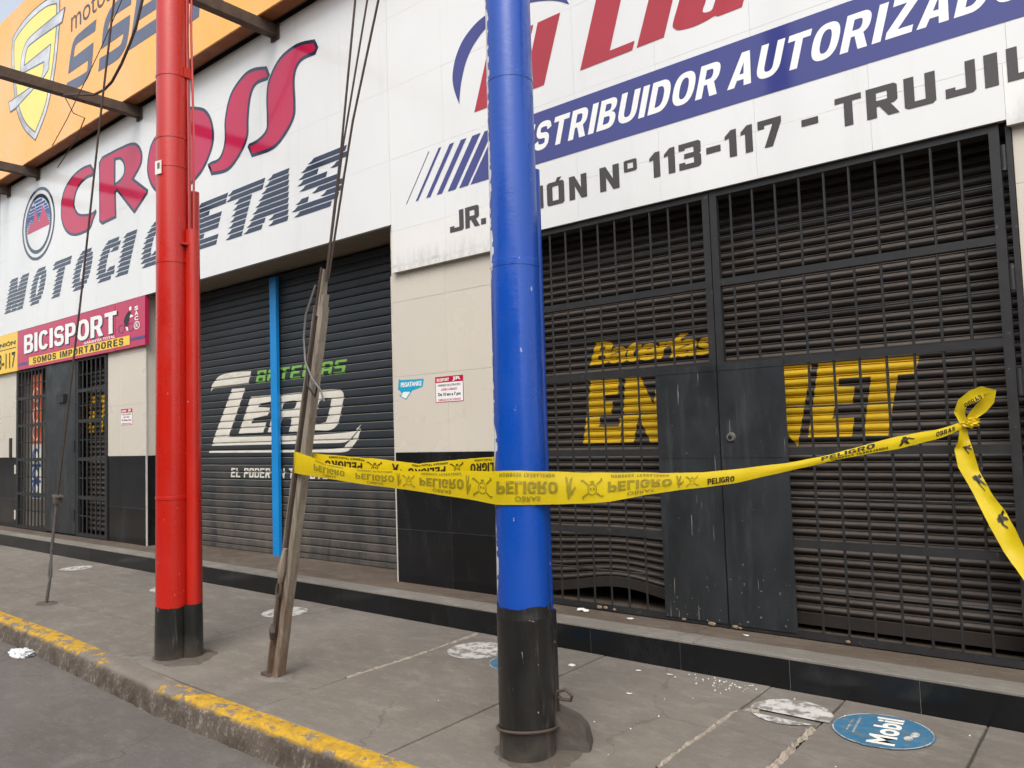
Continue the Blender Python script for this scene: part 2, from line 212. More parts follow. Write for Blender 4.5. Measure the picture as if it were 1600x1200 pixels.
M = {}
M['white'] = plain('white_vinyl', (224,225,223), .16, .02, 1.2, .12, .9, spec=.5, dirt=((176,174,168), 2.2, .56, .85, .28, (1.6,1,.22)))
M['white_edge'] = plain('panel_edge', (150,148,142), .6)
M['black_tile'] = plain('black_tile', (23,24,26), .18, .2, 3, .03, 8, spec=.36, rnd=.3, dirt=((92,92,94), 2.6, .52, .85, .24, (1,1,.45)))
M['beige_tile'] = plain('beige_tile', (205,198,184), .30, .025, 1.5, .02, 30, spec=.4, rnd=.02, dirt=((160,150,134), 2.2, .6, .85, .18, (1,1,.35)))
M['grout'] = plain('grout', (168,163,153), .9)
M['trim'] = plain('metal_trim', (196,192,182), .4)
M['soffit'] = plain('soffit_plaster', (128,116,100), .9, .1, 4, .2, 40)
M['plaster'] = plain('dark_plaster', (72,66,60), .9, .15, 3, .2, 40)
def m_shutter(name, base, dust, dusty, low=None):
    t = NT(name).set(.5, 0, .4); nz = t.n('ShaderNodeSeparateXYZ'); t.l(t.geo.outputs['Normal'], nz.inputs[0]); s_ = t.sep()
    c = lin(base); d = tuple(v*.75 for v in c[:3])+(1,)
    k = t.ramp(t.info.outputs['Random'], 0, 1, .85, 1.15); cc = t.n('ShaderNodeCombineXYZ')
    for i in range(3): t.l(k, cc.inputs[i])
    out = t.mix(1.0, t.mix(t.ramp(t.noise(4, 5, (.6,1,2)), .3, .7), d, c), cc.outputs[0], 'MULTIPLY')
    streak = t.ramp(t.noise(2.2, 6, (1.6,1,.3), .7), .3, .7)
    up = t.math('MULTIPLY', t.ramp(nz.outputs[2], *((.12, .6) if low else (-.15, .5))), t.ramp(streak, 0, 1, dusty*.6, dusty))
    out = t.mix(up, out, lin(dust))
    if low:
        lo = t.math('MULTIPLY', t.ramp(s_[2], 1.35, .35), t.ramp(t.noise(2.6, 6, (1.4,1,.5), .7), .32, .62))
        out = t.mix(t.math('MULTIPLY', lo, low[1]), out, lin(low[0]))
        dr = t.math('MULTIPLY', t.ramp(t.noise(9, 5, (1,1,.08), .6), .60, .72), t.ramp(s_[2], 1.2, .6))
        out = t.mix(t.math('MULTIPLY', dr, .6), out, lin((46,42,40)))
    t.col(out); t.bump(t.noise(40, 3), .05, .004)
    return t.m
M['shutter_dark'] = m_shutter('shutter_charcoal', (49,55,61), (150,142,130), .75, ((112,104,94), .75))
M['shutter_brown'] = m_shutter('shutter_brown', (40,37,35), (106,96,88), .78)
M['gate'] = plain('gate_paint', (41,41,42), .5, .15, 10, .12, 90, spec=.4, dirt=((128,121,110), 26, .64, .74, .7, (1,1,1)))
def m_sheet():
    t = NT('gate_sheet').set(.4, 0, .45); s_ = t.sep()
    c = t.mix(t.ramp(t.noise(2.2, 6, (1.6,1,.7), .65), .3, .7), lin((28,30,32)), lin((47,51,54)))
    c = t.mix(t.math('MULTIPLY', t.ramp(t.noise(5, 6, (2.4,1,.3), .7), .52, .78), .35), c, lin((92,96,98)))
    scr = t.ramp(t.noise(34, 3, (2.4,1,.10), .5), .715, .735)
    chip = t.ramp(t.math('ADD', t.noise(42, 3, (1,1,1), .6), t.ramp(s_[2], .9, .2, 0.0, .06)), .735, .75)
    c = t.mix(t.math('MULTIPLY', t.math('MAXIMUM', scr, chip), .6), c, lin((150,150,146)))
    t.col(c); t.bump(t.noise(3.5, 4), .25, .006)
    t.l(t.ramp(t.noise(4, 5), .3, .7, .3, .55), t.p.inputs['Roughness'])
    return t.m
M['sheet'] = m_sheet()
M['blue_letter'] = plain('vinyl_blue', (62,66,128), .10, .06, 2)
M['navy'] = plain('vinyl_navy', (38,50,74), .10, .08, 2)
M['crimson'] = plain('vinyl_crimson', (188,28,72), .10, .05, 2)
M['redl'] = plain('vinyl_red', (168,44,56), .10, .06, 2)
M['inkgrey'] = plain('vinyl_dark_grey', (70,64,64), .3, .08, 3)
M['white_letter'] = plain('vinyl_white', (238,238,235), .25, .02, 2)
M['zero_white'] = plain('paint_white', (216,212,200), .5, .06, 6, dirt=((120,112,100), 9, .55, .8, .5, (.5,1,2)))
M['green_paint'] = plain('paint_green', (122,176,80), .5, .08, 6)
M['yellow_paint'] = plain('paint_yellow', (212,172,18), .5, .08, 8, dirt=((90,76,30), 22, .66, .8, .6, (.5,1,1)))
M['orange'] = plain('vinyl_orange', (246,176,76), .25, .04, .8, dirt=((250,186,124), .5, .4, .7, .9, (1,1,1)))
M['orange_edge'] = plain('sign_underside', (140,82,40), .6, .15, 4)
M['pale_yellow'] = plain('vinyl_pale_yellow', (244,222,120), .35, .05, 1.5)
M['silver'] = plain('vinyl_silver', (196,200,204), .3, .45, 1.3, stretch=(1,1,2))
M['slate'] = plain('vinyl_slate', (86,94,116), .35, .06, 2)
M['magenta'] = plain('vinyl_raspberry', (186,38,84), .22, .05, 1.5)
M['sign_yellow'] = plain('vinyl_yellow', (244,200,60), .3, .04, 2)
M['ink'] = plain('ink_black', (30,27,25), .45, .1, 5)
M['violet'] = plain('vinyl_violet', (76,66,132), .3, .05, 3)
M['cyan'] = plain('sticker_cyan', (30,160,196), .3, .05, 4)
M['cyan_post'] = plain('post_blue', (12,132,204), .4, .05, 4)
M['iron'] = plain('rusty_iron', (84,70,60), .75, .25, 9, .3, 80, dirt=((60,54,50), 5, .45, .7, .7, (1,1,1)))
M['wire'] = plain('wire_brown', (72,58,50), .7, .2, 20)
M['steel'] = plain('dull_steel', (112,110,106), .5, .2, 14, .1, 80, metal=.4)
def m_guard():
    t = NT('guard_weathered').set(.7, 0, .35); s_ = t.sep()
    c = t.mix(t.ramp(t.noise(3, 6, (7,7,.5), .7), .3, .7), lin((112,102,88)), lin((158,150,136)))
    c = t.mix(t.math('MULTIPLY', t.ramp(t.noise(14, 5, (3,3,.3), .7), .55, .7), .7), c, lin((84,68,54)))
    low = t.math('MULTIPLY', t.ramp(s_[2], 1.1, .3), t.ramp(t.noise(6, 6, (2,2,.5), .7), .34, .6))
    t.col(t.mix(t.math('MULTIPLY', low, .85), c, lin((104,78,58)))); t.bump(t.noise(50, 4, (1,1,.3)), .4, .005)
    return t.m
M['guard'] = m_guard()
M['guard_groove'] = plain('guard_groove_rust', (82,64,50), .85, .3, 8, .4, 60, stretch=(3,3,.4))
M['concrete_block'] = plain('concrete_grey', (80,73,67), .9, .2, 9, .5, 50)
M['paper'] = plain('paper_white', (226,224,216), .7, .05, 10)
M['plastic'] = plain('thin_plastic', (216,220,222), .3, .05, 20)
M['rust'] = plain('filler_tan', (138,118,94), .9, .2, 30, .4, 90)
M['sticker_white'] = plain('floor_sticker_white', (196,194,188), .65, .08, 9, dirt=((110,103,95), 13, .47, .56, .85, (1,1,1)))
M['sticker_blue'] = plain('floor_sticker_blue', (56,112,144), .5, .12, 6, dirt=((112,116,115), 16, .48, .62, .7, (1,1,1)))
M['rubble'] = plain('mortar_crumbs', (150,140,126), .95, .25, 25, .5, 90)
M['banner_orange'] = plain('banner_orange', (214,104,60), .5)
M['banner_blue'] = plain('banner_blue', (36,78,150), .5)
M['dark'] = plain('interior_dark', (26,24,23), .9)

def m_pavement(name, rgb, dark, light, seed):
    t = NT(name).set(.82, 0, .3)
    a = t.mix(t.ramp(t.noise(.9, 6), .32, .68), lin(dark), lin(rgb))
    b = t.mix(t.math('MULTIPLY', t.ramp(t.noise(4, 7, (1, 1.8, 1), .72), .48, .72), .75), a, lin(light))
    b = t.mix(t.math('MULTIPLY', t.ramp(t.noise(1.7, 7, (1, 1.3, 1), .78), .56, .70), .55), b, lin(dark))
    b = t.mix(t.math('MULTIPLY', t.ramp(t.noise(90, 2, (1,1,1), .5), .735, .75), .7), b, lin((196,192,184)))
    c = t.mix(t.math('MULTIPLY', t.ramp(t.noise(170, 2), .62, .75), .35), b, lin(light))
    d = t.mix(t.math('MULTIPLY', t.ramp(t.noise(2.3, 6, (1,1,1), .75), .6, .72), .5), c, lin(dark))
    d = t.mix(t.math('MULTIPLY', t.ramp(t.noise(150, 4, (1,1,1), .75), .40, .62), .5), d, lin(dark))
    d = t.mix(t.math('MULTIPLY', t.ramp(t.noise(16, 7, (.5,2.0,1), .75), .54, .66), .4), d, lin(light))
    vo = t.n('ShaderNodeTexVoronoi'); vo.feature = 'DISTANCE_TO_EDGE'; vo.inputs['Scale'].default_value = .75
    wp = t.n('ShaderNodeMix'); wp.data_type = 'RGBA'; wp.blend_type = 'LINEAR_LIGHT'; wp.inputs[0].default_value = .16
    nz_ = t.n('ShaderNodeTexNoise'); nz_.inputs['Scale'].default_value = 3.0; nz_.inputs['Detail'].default_value = 6; t.l(t.geo.outputs['Position'], nz_.inputs['Vector'])
    t.l(t.geo.outputs['Position'], wp.inputs[6]); t.l(nz_.outputs['Color'], wp.inputs[7]); t.l(wp.outputs[2], vo.inputs['Vector'])
    crack = t.math('MULTIPLY', t.ramp(vo.outputs['Distance'], .006, .0), t.ramp(t.noise(.8, 3), .5, .58))
    d = t.mix(t.math('MULTIPLY', crack, .4), d, lin((58,52,47)))
    e = t.mix(t.math('MULTIPLY', t.ramp(t.noise(48, 3), .68, .73), .6), d, lin((56,52,47)))
    k = t.ramp(t.info.outputs['Random'], 0, 1, .93, 1.07); cc = t.n('ShaderNodeCombineXYZ')
    for i in range(3): t.l(k, cc.inputs[i])
    t.col(t.mix(1.0, e, cc.outputs[0], 'MULTIPLY'))
    t.bump(t.math('ADD', t.noise(130, 3), t.math('MULTIPLY', t.noise(14, 4), 1.5)), .6, .005)
    return t.m
M['pavement'] = m_pavement('pavement_concrete', (127,121,112), (104,98,90), (145,139,129), 1)
M['road'] = m_pavement('road_asphalt', (111,106,101), (94,89,84), (126,121,115), 2)
M['step_top'] = m_pavement('step_cement', (104,92,80), (84,73,63), (124,114,102), 3)
M['nosing'] = m_pavement('step_nosing', (128,124,116), (112,107,98), (150,148,142), 4)

def m_kerb():
    t = NT('kerb_paint').set(.8, 0, .3)
    base = t.mix(t.ramp(t.noise(14, 6), .3, .7), lin((86,76,66)), lin((112,102,92)))
    fleck = t.mix(t.ramp(t.noise(34, 6, (1,1,.75), .8), .53, .62), base, lin((150,143,132)))
    dark = t.mix(t.math('MULTIPLY', t.ramp(t.noise(7, 6, (1,1,1), .7), .42, .6), .9), fleck, lin((68,59,50)))
    top = t.mix(t.ramp(t.noise(6, 5), .3, .7), lin((112,105,96)), lin((128,120,110)))
    s = t.sep()
    # worn yellow paint: bare stretch between x=-5.5 and -4.5
    bare = t.math('SUBTRACT', 1.0, t.ramp(t.math('ABSOLUTE', t.math('ADD', s[0], 4.95)), .1, .9))
    wear = t.math('SUBTRACT', t.noise(7, 7, (1,1.6,1), .72), t.math('MULTIPLY', bare, .22))
    far = t.math('MULTIPLY', t.ramp(s[0], -12, -4.5, .05, .0), 1.0)
    yel = t.ramp(t.math('SUBTRACT', wear, far), .43, .46)
    ycol = t.mix(t.ramp(t.noise(18, 6, (1,1,1), .7), .35, .65), lin((156,122,50)), lin((204,162,42)))
    topc = t.mix(yel, top, ycol)
    nz = t.n('ShaderNodeSeparateXYZ'); t.l(t.geo.outputs['Normal'], nz.inputs[0])
    t.col(t.mix(t.ramp(nz.outputs[2], .55, .8), dark, topc))
    t.bump(t.math('ADD', t.noise(60, 4), t.math('MULTIPLY', t.noise(16, 4), 2)), .6, .008)
    return t.m
M['kerb'] = m_kerb()

def m_pole(name, rgb, cx, cy, left, rad, white=True):
    t = NT(name).set(.27, 0, .5, .3)
    t.p.inputs['Coat Roughness'].default_value = .16
    c = lin(rgb); d = tuple(v*.82 for v in c[:3])+(1,)
    out = t.mix(t.ramp(t.noise(3, 5, (2,2,.4)), .3, .7), d, c)
    out = t.mix(t.math('MULTIPLY', t.ramp(t.noise(46, 3, (1,1,.5)), .73, .76), .6), out, lin((205,200,196)))
    if white:
        s = t.sep()
        lx = t.math('SUBTRACT', t.math('SUBTRACT', s[0], cx), t.math('MULTIPLY', s[2], .0046)); ly = t.math('SUBTRACT', t.math('SUBTRACT', s[1], cy), t.math('MULTIPLY', s[2], .0037))
        q = t.math('ADD', t.math('MULTIPLY', lx, left[0]), t.math('MULTIPLY', ly, left[1]))
        q = t.math('DIVIDE', q, t.math('SUBTRACT', .1207, t.math('MULTIPLY', s[2], .00503)))
        jag = t.math('ADD', t.ramp(t.noise(2.6, 3, (.05,.05,1)), .36, .64, -.22, .05), t.ramp(t.noise(24, 1, (.05,.05,1)), .48, .52, -.03, .03))
        out = t.mix(t.ramp(t.math('ADD', q, jag), .83, .835), out, lin((222,225,228)))
    t.col(out)
    t.bump(t.math('ADD', t.math('ADD', t.noise(26, 4, (1,1,2.5)), t.noise(34, 4, (1,1,.12))), t.math('MULTIPLY', t.noise(5, 3, (1,1,.6)), 1.2)), .2, .005)
    t.l(t.ramp(t.noise(7, 5, (1,1,.5)), .3, .7, .2, .42), t.p.inputs['Roughness'])
    return t.m
M['red_pole'] = m_pole('pole_red_paint', (192,30,16), -5.05, 2.59, (-.775,-.63), .104, False)
M['red_pipe'] = m_pole('pipe_red_paint', (190,34,20), 0, 0, (1,0), 1, False)
M['blue_pole'] = m_pole('pole_blue_paint', (8,74,172), -2.19, 2.716, (-.84,-.54), .108, True)
M['blue_pipe'] = m_pole('pipe_blue_paint', (10,70,164), 0, 0, (1,0), 1, False)
def m_base():
    t = NT('pole_black_paint').set(.34, 0, .45)
    c = t.mix(t.ramp(t.noise(6, 5, (2,2,.5)), .3, .7), lin((20,20,20)), lin((40,40,40)))
    c = t.mix(t.math('MULTIPLY', t.ramp(t.noise(9, 6, (2.4,2.4,.3), .7), .58, .74), .5), c, lin((104,98,90)))
    ch = t.math('MAXIMUM', t.ramp(t.noise(40, 3), .72, .735), t.ramp(t.noise(30, 3, (2,2,.12)), .70, .72))
    c = t.mix(t.math('MULTIPLY', ch, .8), c, lin((158,152,144))); s_ = t.sep()
    c = t.mix(t.math('MULTIPLY', t.ramp(s_[2], .16, .0), t.ramp(t.noise(8, 5), .35, .65, .2, .8)), c, lin((92,84,75)))
    t.col(c); t.bump(t.noise(30, 4), .3, .005)
    return t.m
M['black_base'] = m_base()

def m_tape():
    t = NT('tape_yellow').set(.3, 0, .5)
    c = t.mix(t.ramp(t.noise(5, 4), .3, .7), lin((226,196,18)), lin((238,212,36)))
    t.col(c)
    tr = t.n('ShaderNodeBsdfTranslucent'); t.l(c, tr.inputs[0])
    mx = t.n('ShaderNodeMixShader'); mx.inputs[0].default_value = .3
    t.l(t.p.outputs[0], mx.inputs[1]); t.l(tr.outputs[0], mx.inputs[2]); t.l(mx.outputs[0], t.out.inputs[0])
    t.bump(t.noise(22, 3), .3, .006)
    return t.m
M['tape'] = m_tape()
M['tape_ink'] = plain('tape_print_through', (142,126,30), .35, .12, 20)
M['tape_black'] = plain('tape_print', (40,34,16), .35, .12, 20)

# ------------------------------------------------------------------ lettering helpers (flat print on its sign face)
def smooth_outline(pts, seg=5):
    n = len(pts); out = []
    for i in range(n):
        p0, p1, p2, p3 = pts[i-1], pts[i], pts[(i+1) % n], pts[(i+2) % n]
        out.append((p1[0], p1[1]))
        if p1[2] and p2[2]: continue
        a = p1 if p1[2] else p0; d = p2 if p2[2] else p3
        for k in range(1, seg):
            t = k/seg; q = []
            for ax in (0, 1):
                m1 = (p2[ax]-a[ax])*.5 if not p1[2] else (p2[ax]-p1[ax])*.6
                m2 = (d[ax]-p1[ax])*.5 if not p2[2] else (p2[ax]-p1[ax])*.6
                q.append((2*t**3-3*t*t+1)*p1[ax] + (t**3-2*t*t+t)*m1 + (-2*t**3+3*t*t)*p2[ax] + (t**3-t*t)*m2)
            out.append(tuple(q))
    return out
def ccw(l):
    a = sum(l[i-1][0]*l[i][1]-l[i][0]*l[i-1][1] for i in range(len(l)))
    return l if a > 0 else l[::-1]
def fill(loops, offset=0.):
    """filled outline (first loop outer, others holes) -> 2d verts, faces"""
    c = bpy.data.curves.new('outline', 'CURVE'); c.dimensions = '2D'; c.fill_mode = 'BOTH'; c.offset = offset
    for l in loops:
        l = ccw(l); s = c.splines.new('POLY'); s.points.add(len(l)-1); s.use_cyclic_u = True
        for i, p in enumerate(l): s.points[i].co = (p[0], p[1], 0, 1)
    return _grab(c)
def _grab(c):
    o = bpy.data.objects.new('outline', c); me = o.to_mesh()
    bm = bmesh.new(); bm.from_mesh(me); o.to_mesh_clear()
    bmesh.ops.remove_doubles(bm, verts=bm.verts, dist=1e-5)
    v = [(q.co.x, q.co.y) for q in bm.verts]; bm.verts.index_update(); f = [tuple(w.index for w in p.verts) for p in bm.faces]
    bm.free(); bpy.data.objects.remove(o)
    # make every face counter-clockwise
    g = []
    for p in f:
        a = sum(v[p[i-1]][0]*v[p[i]][1]-v[p[i]][0]*v[p[i-1]][1] for i in range(len(p)))
        g.append(p if a > 0 else p[::-1])
    return v, g
_tc = {}
def text2d(body, bold=.0, shear=0., space=1.0):
    k = (body, bold, shear, space)
    if k not in _tc:
        c = bpy.data.curves.new('text', 'FONT'); c.body = body; c.offset = bold; c.shear = shear; c.resolution_u = 3; c.space_character = space; c.fill_mode = 'FRONT'
        v, f = _grab(c)
        x0 = min(p[0] for p in v); x1 = max(p[0] for p in v); y0 = min(p[1] for p in v); y1 = max(p[1] for p in v)
        _tc[k] = ([((p[0]-x0)/(x1-x0), (p[1]-y0)/(y1-y0)) for p in v], f)
    return _tc[k]
def onface(vf, y, name, mat, parent):
    v, f = vf; mb = MB(); mb.v = [(p[0], y, p[1]) for p in v]; mb.f = list(f)
    return mb.build(name, mat, parent)
def fit(vf, x0, x1, z0, z1): return [(x0+p[0]*(x1-x0), z0+p[1]*(z1-z0)) for p in vf[0]], vf[1]
def words(body, x0, x1, z0, z1, y, mat, parent, bold=.025, shear=0., space=1.0, name='lettering'):
    return onface(fit(text2d(body, bold, shear, space), x0, x1, z0, z1), y, name, mat, parent)
def shape(key, offset=0., holes=()):
    return fill([smooth_outline(SHAPE[key])] + [smooth_outline(SHAPE[h]) for h in holes], offset)
def ring2d(cx, cz, rx, rz, wx, wz, n=48):
    a = [(cx+rx*math.cos(2*math.pi*i/n), cz+rz*math.sin(2*math.pi*i/n)) for i in range(n)]
    b = [(cx+(rx-wx)*math.cos(2*math.pi*i/n), cz+(rz-wz)*math.sin(2*math.pi*i/n)) for i in range(n)]
    return a+b, [(i, (i+1) % n, n+(i+1) % n, n+i) for i in range(n)]
def disc2d(cx, cz, rx, rz, n=40): return [(cx+rx*math.cos(2*math.pi*i/n), cz+rz*math.sin(2*math.pi*i/n)) for i in range(n)], [tuple(range(n))]
# square block alphabet on a 4 x 6 grid, stroke 1 (outline, holes)
BLK = {
'J':[[(0,0),(3.6,0),(4,.4),(4,6),(2.8,6),(2.8,1),(1.2,1),(1.2,1.6),(0,1.6)]],
'R':[[(0,0),(1.2,0),(1.2,2.2),(1.7,2.2),(2.8,0),(4.1,0),(3,2.3),(3.6,2.4),(4,2.8),(4,5.6),(3.6,6),(0,6)],[(1.2,3.2),(2.8,3.2),(2.8,5),(1.2,5)]],
'U':[[(0,.4),(.4,0),(3.6,0),(4,.4),(4,6),(2.8,6),(2.8,1),(1.2,1),(1.2,6),(0,6)]],
'N':[[(0,0),(1.2,0),(1.2,3.7),(2.8,0),(4,0),(4,6),(2.8,6),(2.8,2.3),(1.2,6),(0,6)]],
'I':[[(0,0),(4,0),(4,6),(0,6)]],
'O':[[(0,.4),(.4,0),(3.6,0),(4,.4),(4,5.6),(3.6,6),(.4,6),(0,5.6)],[(1.2,1),(2.8,1),(2.8,5),(1.2,5)]],
'o':[[(0,.4),(.4,0),(3.6,0),(4,.4),(4,5.6),(3.6,6),(.4,6),(0,5.6)],[(1,1.3),(3,1.3),(3,4.7),(1,4.7)]],
'1':[[(1.6,0),(4,0),(4,6),(2.2,6),(0,4.8),(0,4.2),(1.6,4.4)]],
'3':[[(0,0),(3.6,0),(4,.4),(4,2.6),(3.6,3),(4,3.4),(4,5.6),(3.6,6),(0,6),(0,4.6),(1,4.6),(1,5),(2.8,5),(2.8,3.5),(1,3.5),(1,2.5),(2.8,2.5),(2.8,1),(1,1),(1,1.5),(0,1.5)]],
'7':[[(1.1,0),(2.4,0),(4,5),(4,6),(0,6),(0,4.3),(1,4.3),(1,5),(2.7,5)]],
'-':[[(0,0),(4,0),(4,6),(0,6)]], '.':[[(0,0),(4,0),(4,6),(0,6)]],
'T':[[(1.4,0),(2.6,0),(2.6,5),(4,5),(4,6),(0,6),(0,5),(1.4,5)]],
'L':[[(0,0),(4,0),(4,1),(1.2,1),(1.2,6),(0,6)]],
'B':[[(0,0),(3.6,0),(4,.4),(4,2.6),(3.6,3),(4,3.4),(4,5.6),(3.6,6),(0,6)],[(1.1,1),(2.9,1),(2.9,2.5),(1.1,2.5)],[(1.1,3.5),(2.9,3.5),(2.9,5),(1.1,5)]],
'A':[[(0,0),(1.1,0),(1.1,2),(2.9,2),(2.9,0),(4,0),(4,5.4),(3.4,6),(.6,6),(0,5.4)],[(1.1,3),(2.9,3),(2.9,5),(1.1,5)]],
'E':[[(0,0),(4,0),(4,1),(1.1,1),(1.1,2.5),(3.4,2.5),(3.4,3.5),(1.1,3.5),(1.1,5),(4,5),(4,6),(0,6)]],
'S':[[(0,0),(3.6,0),(4,.4),(4,3.1),(3.6,3.5),(1.1,3.5),(1.1,5),(4,5),(4,6),(.4,6),(0,5.6),(0,2.9),(.4,2.5),(2.9,2.5),(2.9,1),(0,1)]],
'P':[[(0,0),(1.1,0),(1.1,2.3),(3.6,2.3),(4,2.7),(4,5.6),(3.6,6),(0,6)],[(1.1,3.3),(2.9,3.3),(2.9,5),(1.1,5)]],
'D':[[(0,0),(3.3,0),(4,.7),(4,5.3),(3.3,6),(0,6)],[(1.1,1),(2.9,1),(2.9,5),(1.1,5)]],
}
def block(ch, x0, x1, z0, z1, shear=0., bold=0.):
    ls = [[(x0+p[0]/4*(x1-x0)+shear*(p[1]/6)*(z1-z0), z0+p[1]/6*(z1-z0)) for p in l] for l in BLK[ch]]
    return fill(ls, bold)
def block_words(body, x0, x1, z0, z1, shear=0., gap=.22):
    """list of filled block letters spread between x0 and x1"""
    ws = [(.45 if c == ' ' else .32 if c == 'I' else 1.0) for c in body]; tot = sum(ws)+gap*(len(ws)-1); k = (x1-x0)/tot; x = x0; out = []
    for c, w in zip(body, ws):
        if c != ' ': out.append(block(c, x, x+w*k, z0, z1, shear))
        x += (w+gap)*k
    return out

# heavy grotesque alphabet: outlines in a box one unit high
def _se(cx, cy, rx, ry, a0, a1, n=14, e=2.5):
    o = []
    for i in range(n+1):
        w = R(a0+(a1-a0)*i/n); c, q = math.cos(w), math.sin(w)
        o.append((cx+rx*math.copysign(abs(c)**(2/e), c), cy+ry*math.copysign(abs(q)**(2/e), q)))
    return o
def _stroke(path, t):
    L, Q = [], []
    for i, p in enumerate(path):
        a = path[max(0, i-1)]; b = path[min(len(path)-1, i+1)]; dx, dy = b[0]-a[0], b[1]-a[1]; l = math.hypot(dx, dy) or 1
        L.append((p[0]-dy/l*t/2, p[1]+dx/l*t/2)); Q.append((p[0]+dy/l*t/2, p[1]-dx/l*t/2))
    return L+Q[::-1]
V_, H_ = .25, .185
def _rect(a, b, c, d): return [(a, c), (b, c), (b, d), (a, d)]
HVY = {
'A':(.86, [[(0,0),(.26,0),(.31,.19),(.55,.19),(.60,0),(.86,0),(.57,1),(.29,1)],[(.355,.36),(.505,.36),(.43,.70)]]),
'B':(.78, [[(0,0),(.44,0)]+_se(.44,.275,.34,.275,-90,80,10)+_se(.42,.765,.32,.235,-70,90,10)+[(0,1)],[(.25,.17)]+_se(.42,.295,.11,.125,-90,90,6)+[(.25,.42)],[(.25,.60)]+_se(.40,.715,.11,.115,-90,90,6)+[(.25,.83)]]),
'C':(.78, [_se(.39,.5,.39,.5,30,330,26)+_se(.39,.5,.145,.32,325,35,18)]),
'D':(.80, [[(0,0),(.34,0)]+_se(.36,.5,.44,.5,-90,90,18)+[(0,1)],[(.25,.18),(.34,.18)]+_se(.34,.5,.205,.32,-90,90,12)+[(.25,.82)]]),
'E':(.68, [[(0,0),(.68,0),(.68,H_),(.25,H_),(.25,.41),(.62,.41),(.62,.59),(.25,.59),(.25,1-H_),(.67,1-H_),(.67,1),(0,1)]]),
'G':(.82, [_se(.40,.5,.40,.5,30,318,24)+[(.82,.06),(.82,.55),(.42,.55),(.42,.39),(.57,.39)]+_se(.40,.5,.155,.32,308,38,16)]),
'H':(.80, [[(0,0),(.25,0),(.25,.4),(.55,.4),(.55,0),(.8,0),(.8,1),(.55,1),(.55,.6),(.25,.6),(.25,1),(0,1)]]),
'I':(.26, [_rect(0,.26,0,1)]),
'J':(.62, [[(.62,1),(.37,1),(.37,.3)]+_se(.30,.28,.07,.10,0,-180,6)+[(.23,.36),(0,.33)]+_se(.31,.28,.31,.28,180,360,12)]),
'L':(.64, [[(0,0),(.64,0),(.64,H_),(.25,H_),(.25,1),(0,1)]]),
'M':(1.0, [[(0,0),(.23,0),(.23,.66),(.40,0),(.60,0),(.77,.66),(.77,0),(1,0),(1,1),(.68,1),(.5,.36),(.32,1),(0,1)]]),
'N':(.82, [[(0,0),(.24,0),(.24,.60),(.56,0),(.82,0),(.82,1),(.58,1),(.58,.40),(.26,1),(0,1)]]),
'O':(.84, [_se(.42,.5,.42,.5,0,350,35),_se(.42,.5,.165,.32,0,350,35)]),
'P':(.74, [[(0,0),(.25,0),(.25,.34),(.42,.34)]+_se(.42,.67,.32,.33,-90,90,14)+[(0,1)],[(.25,.51)]+_se(.40,.67,.10,.16,-90,90,8)+[(.25,.83)]]),
'R':(.82, [[(0,0),(.25,0),(.25,.38),(.36,.38),(.54,0),(.82,0),(.61,.42)]+_se(.45,.70,.32,.30,-55,90,12)+[(0,1)],[(.25,.54)]+_se(.41,.685,.11,.145,-90,90,8)+[(.25,.83)]]),
'S':(.74, [_stroke([(.66,.70)]+_se(.37,.74,.255,.165,25,180,10)+_se(.37,.70,.255,.20,200,262,4)+_se(.37,.30,.255,.20,82,20,4)+_se(.37,.26,.255,.165,0,-155,10)+[(.08,.30)],.20)]),
'T':(.74, [[(.245,0),(.495,0),(.495,1-H_),(.74,1-H_),(.74,1),(0,1),(0,1-H_),(.245,1-H_)]]),
'U':(.80, [[(0,1)]+_se(.40,.40,.40,.40,180,360,16)+[(.80,1),(.55,1)]+_se(.40,.36,.15,.18,360,180,12)+[(.25,1)]]),
'Z':(.74, [[(0,0),(.74,0),(.74,H_),(.31,H_),(.74,.82),(.74,1),(.03,1),(.03,1-H_),(.42,1-H_),(0,.18)]]),
}
HVS = _stroke([(.70,.80)]+_se(.40,.765,.27,.125,30,180,8)+_se(.40,.70,.27,.17,200,262,3)+_se(.40,.30,.27,.17,82,20,3)+_se(.40,.235,.27,.125,0,-150,8)+[(.06,.20)],.25)
_hv = {}
def heavy_words(body, x0, x1, z0, z1, shear=0., gap=.10):
    ws = [.34 if c == ' ' else HVY[c][0] for c in body]; tot = sum(ws)+gap*(len(ws)-1); sx = (x1-x0-shear*(z1-z0))/tot; v = []; f = []; x = x0
    for c, w in zip(body, ws):
        if c != ' ':
            if c not in _hv: _hv[c] = fill(HVY[c][1])
            n = len(v); v += [(x+p[0]*sx+shear*p[1]*(z1-z0), z0+p[1]*(z1-z0)) for p in _hv[c][0]]; f += [tuple(n+i for i in q) for q in _hv[c][1]]
        x += (w+gap)*sx
    return v, f
def heavy_unit(body, gap=.1): return heavy_words(body, 0, 1, 0, 1, 0, gap)
# ================================================================== THE SETTING
Z_STEP = .165; Y_RISER = 4.142; Y_PIL = 4.55; Y_SIGN = 4.50
KERB = [(-45, 3.2, 3.05), (-16, 2.72, 2.58), (-12, 2.58, 2.445), (-7.8, 2.46, 2.33), (-6.4, 2.44, 2.30), (-5.3, 2.385, 2.245), (-4.4, 2.335, 2.2), (-2.5, 2.335, 2.215), (2, 2.33, 2.2), (30, 2.33, 2.2)]
def kerb_at(x, k):
    for a, b in zip(KERB, KERB[1:]):
        if a[0] <= x <= b[0]:
            t = (x-a[0])/(b[0]-a[0]); return a[k]+(b[k]-a[k])*t
    return KERB[-1][k]
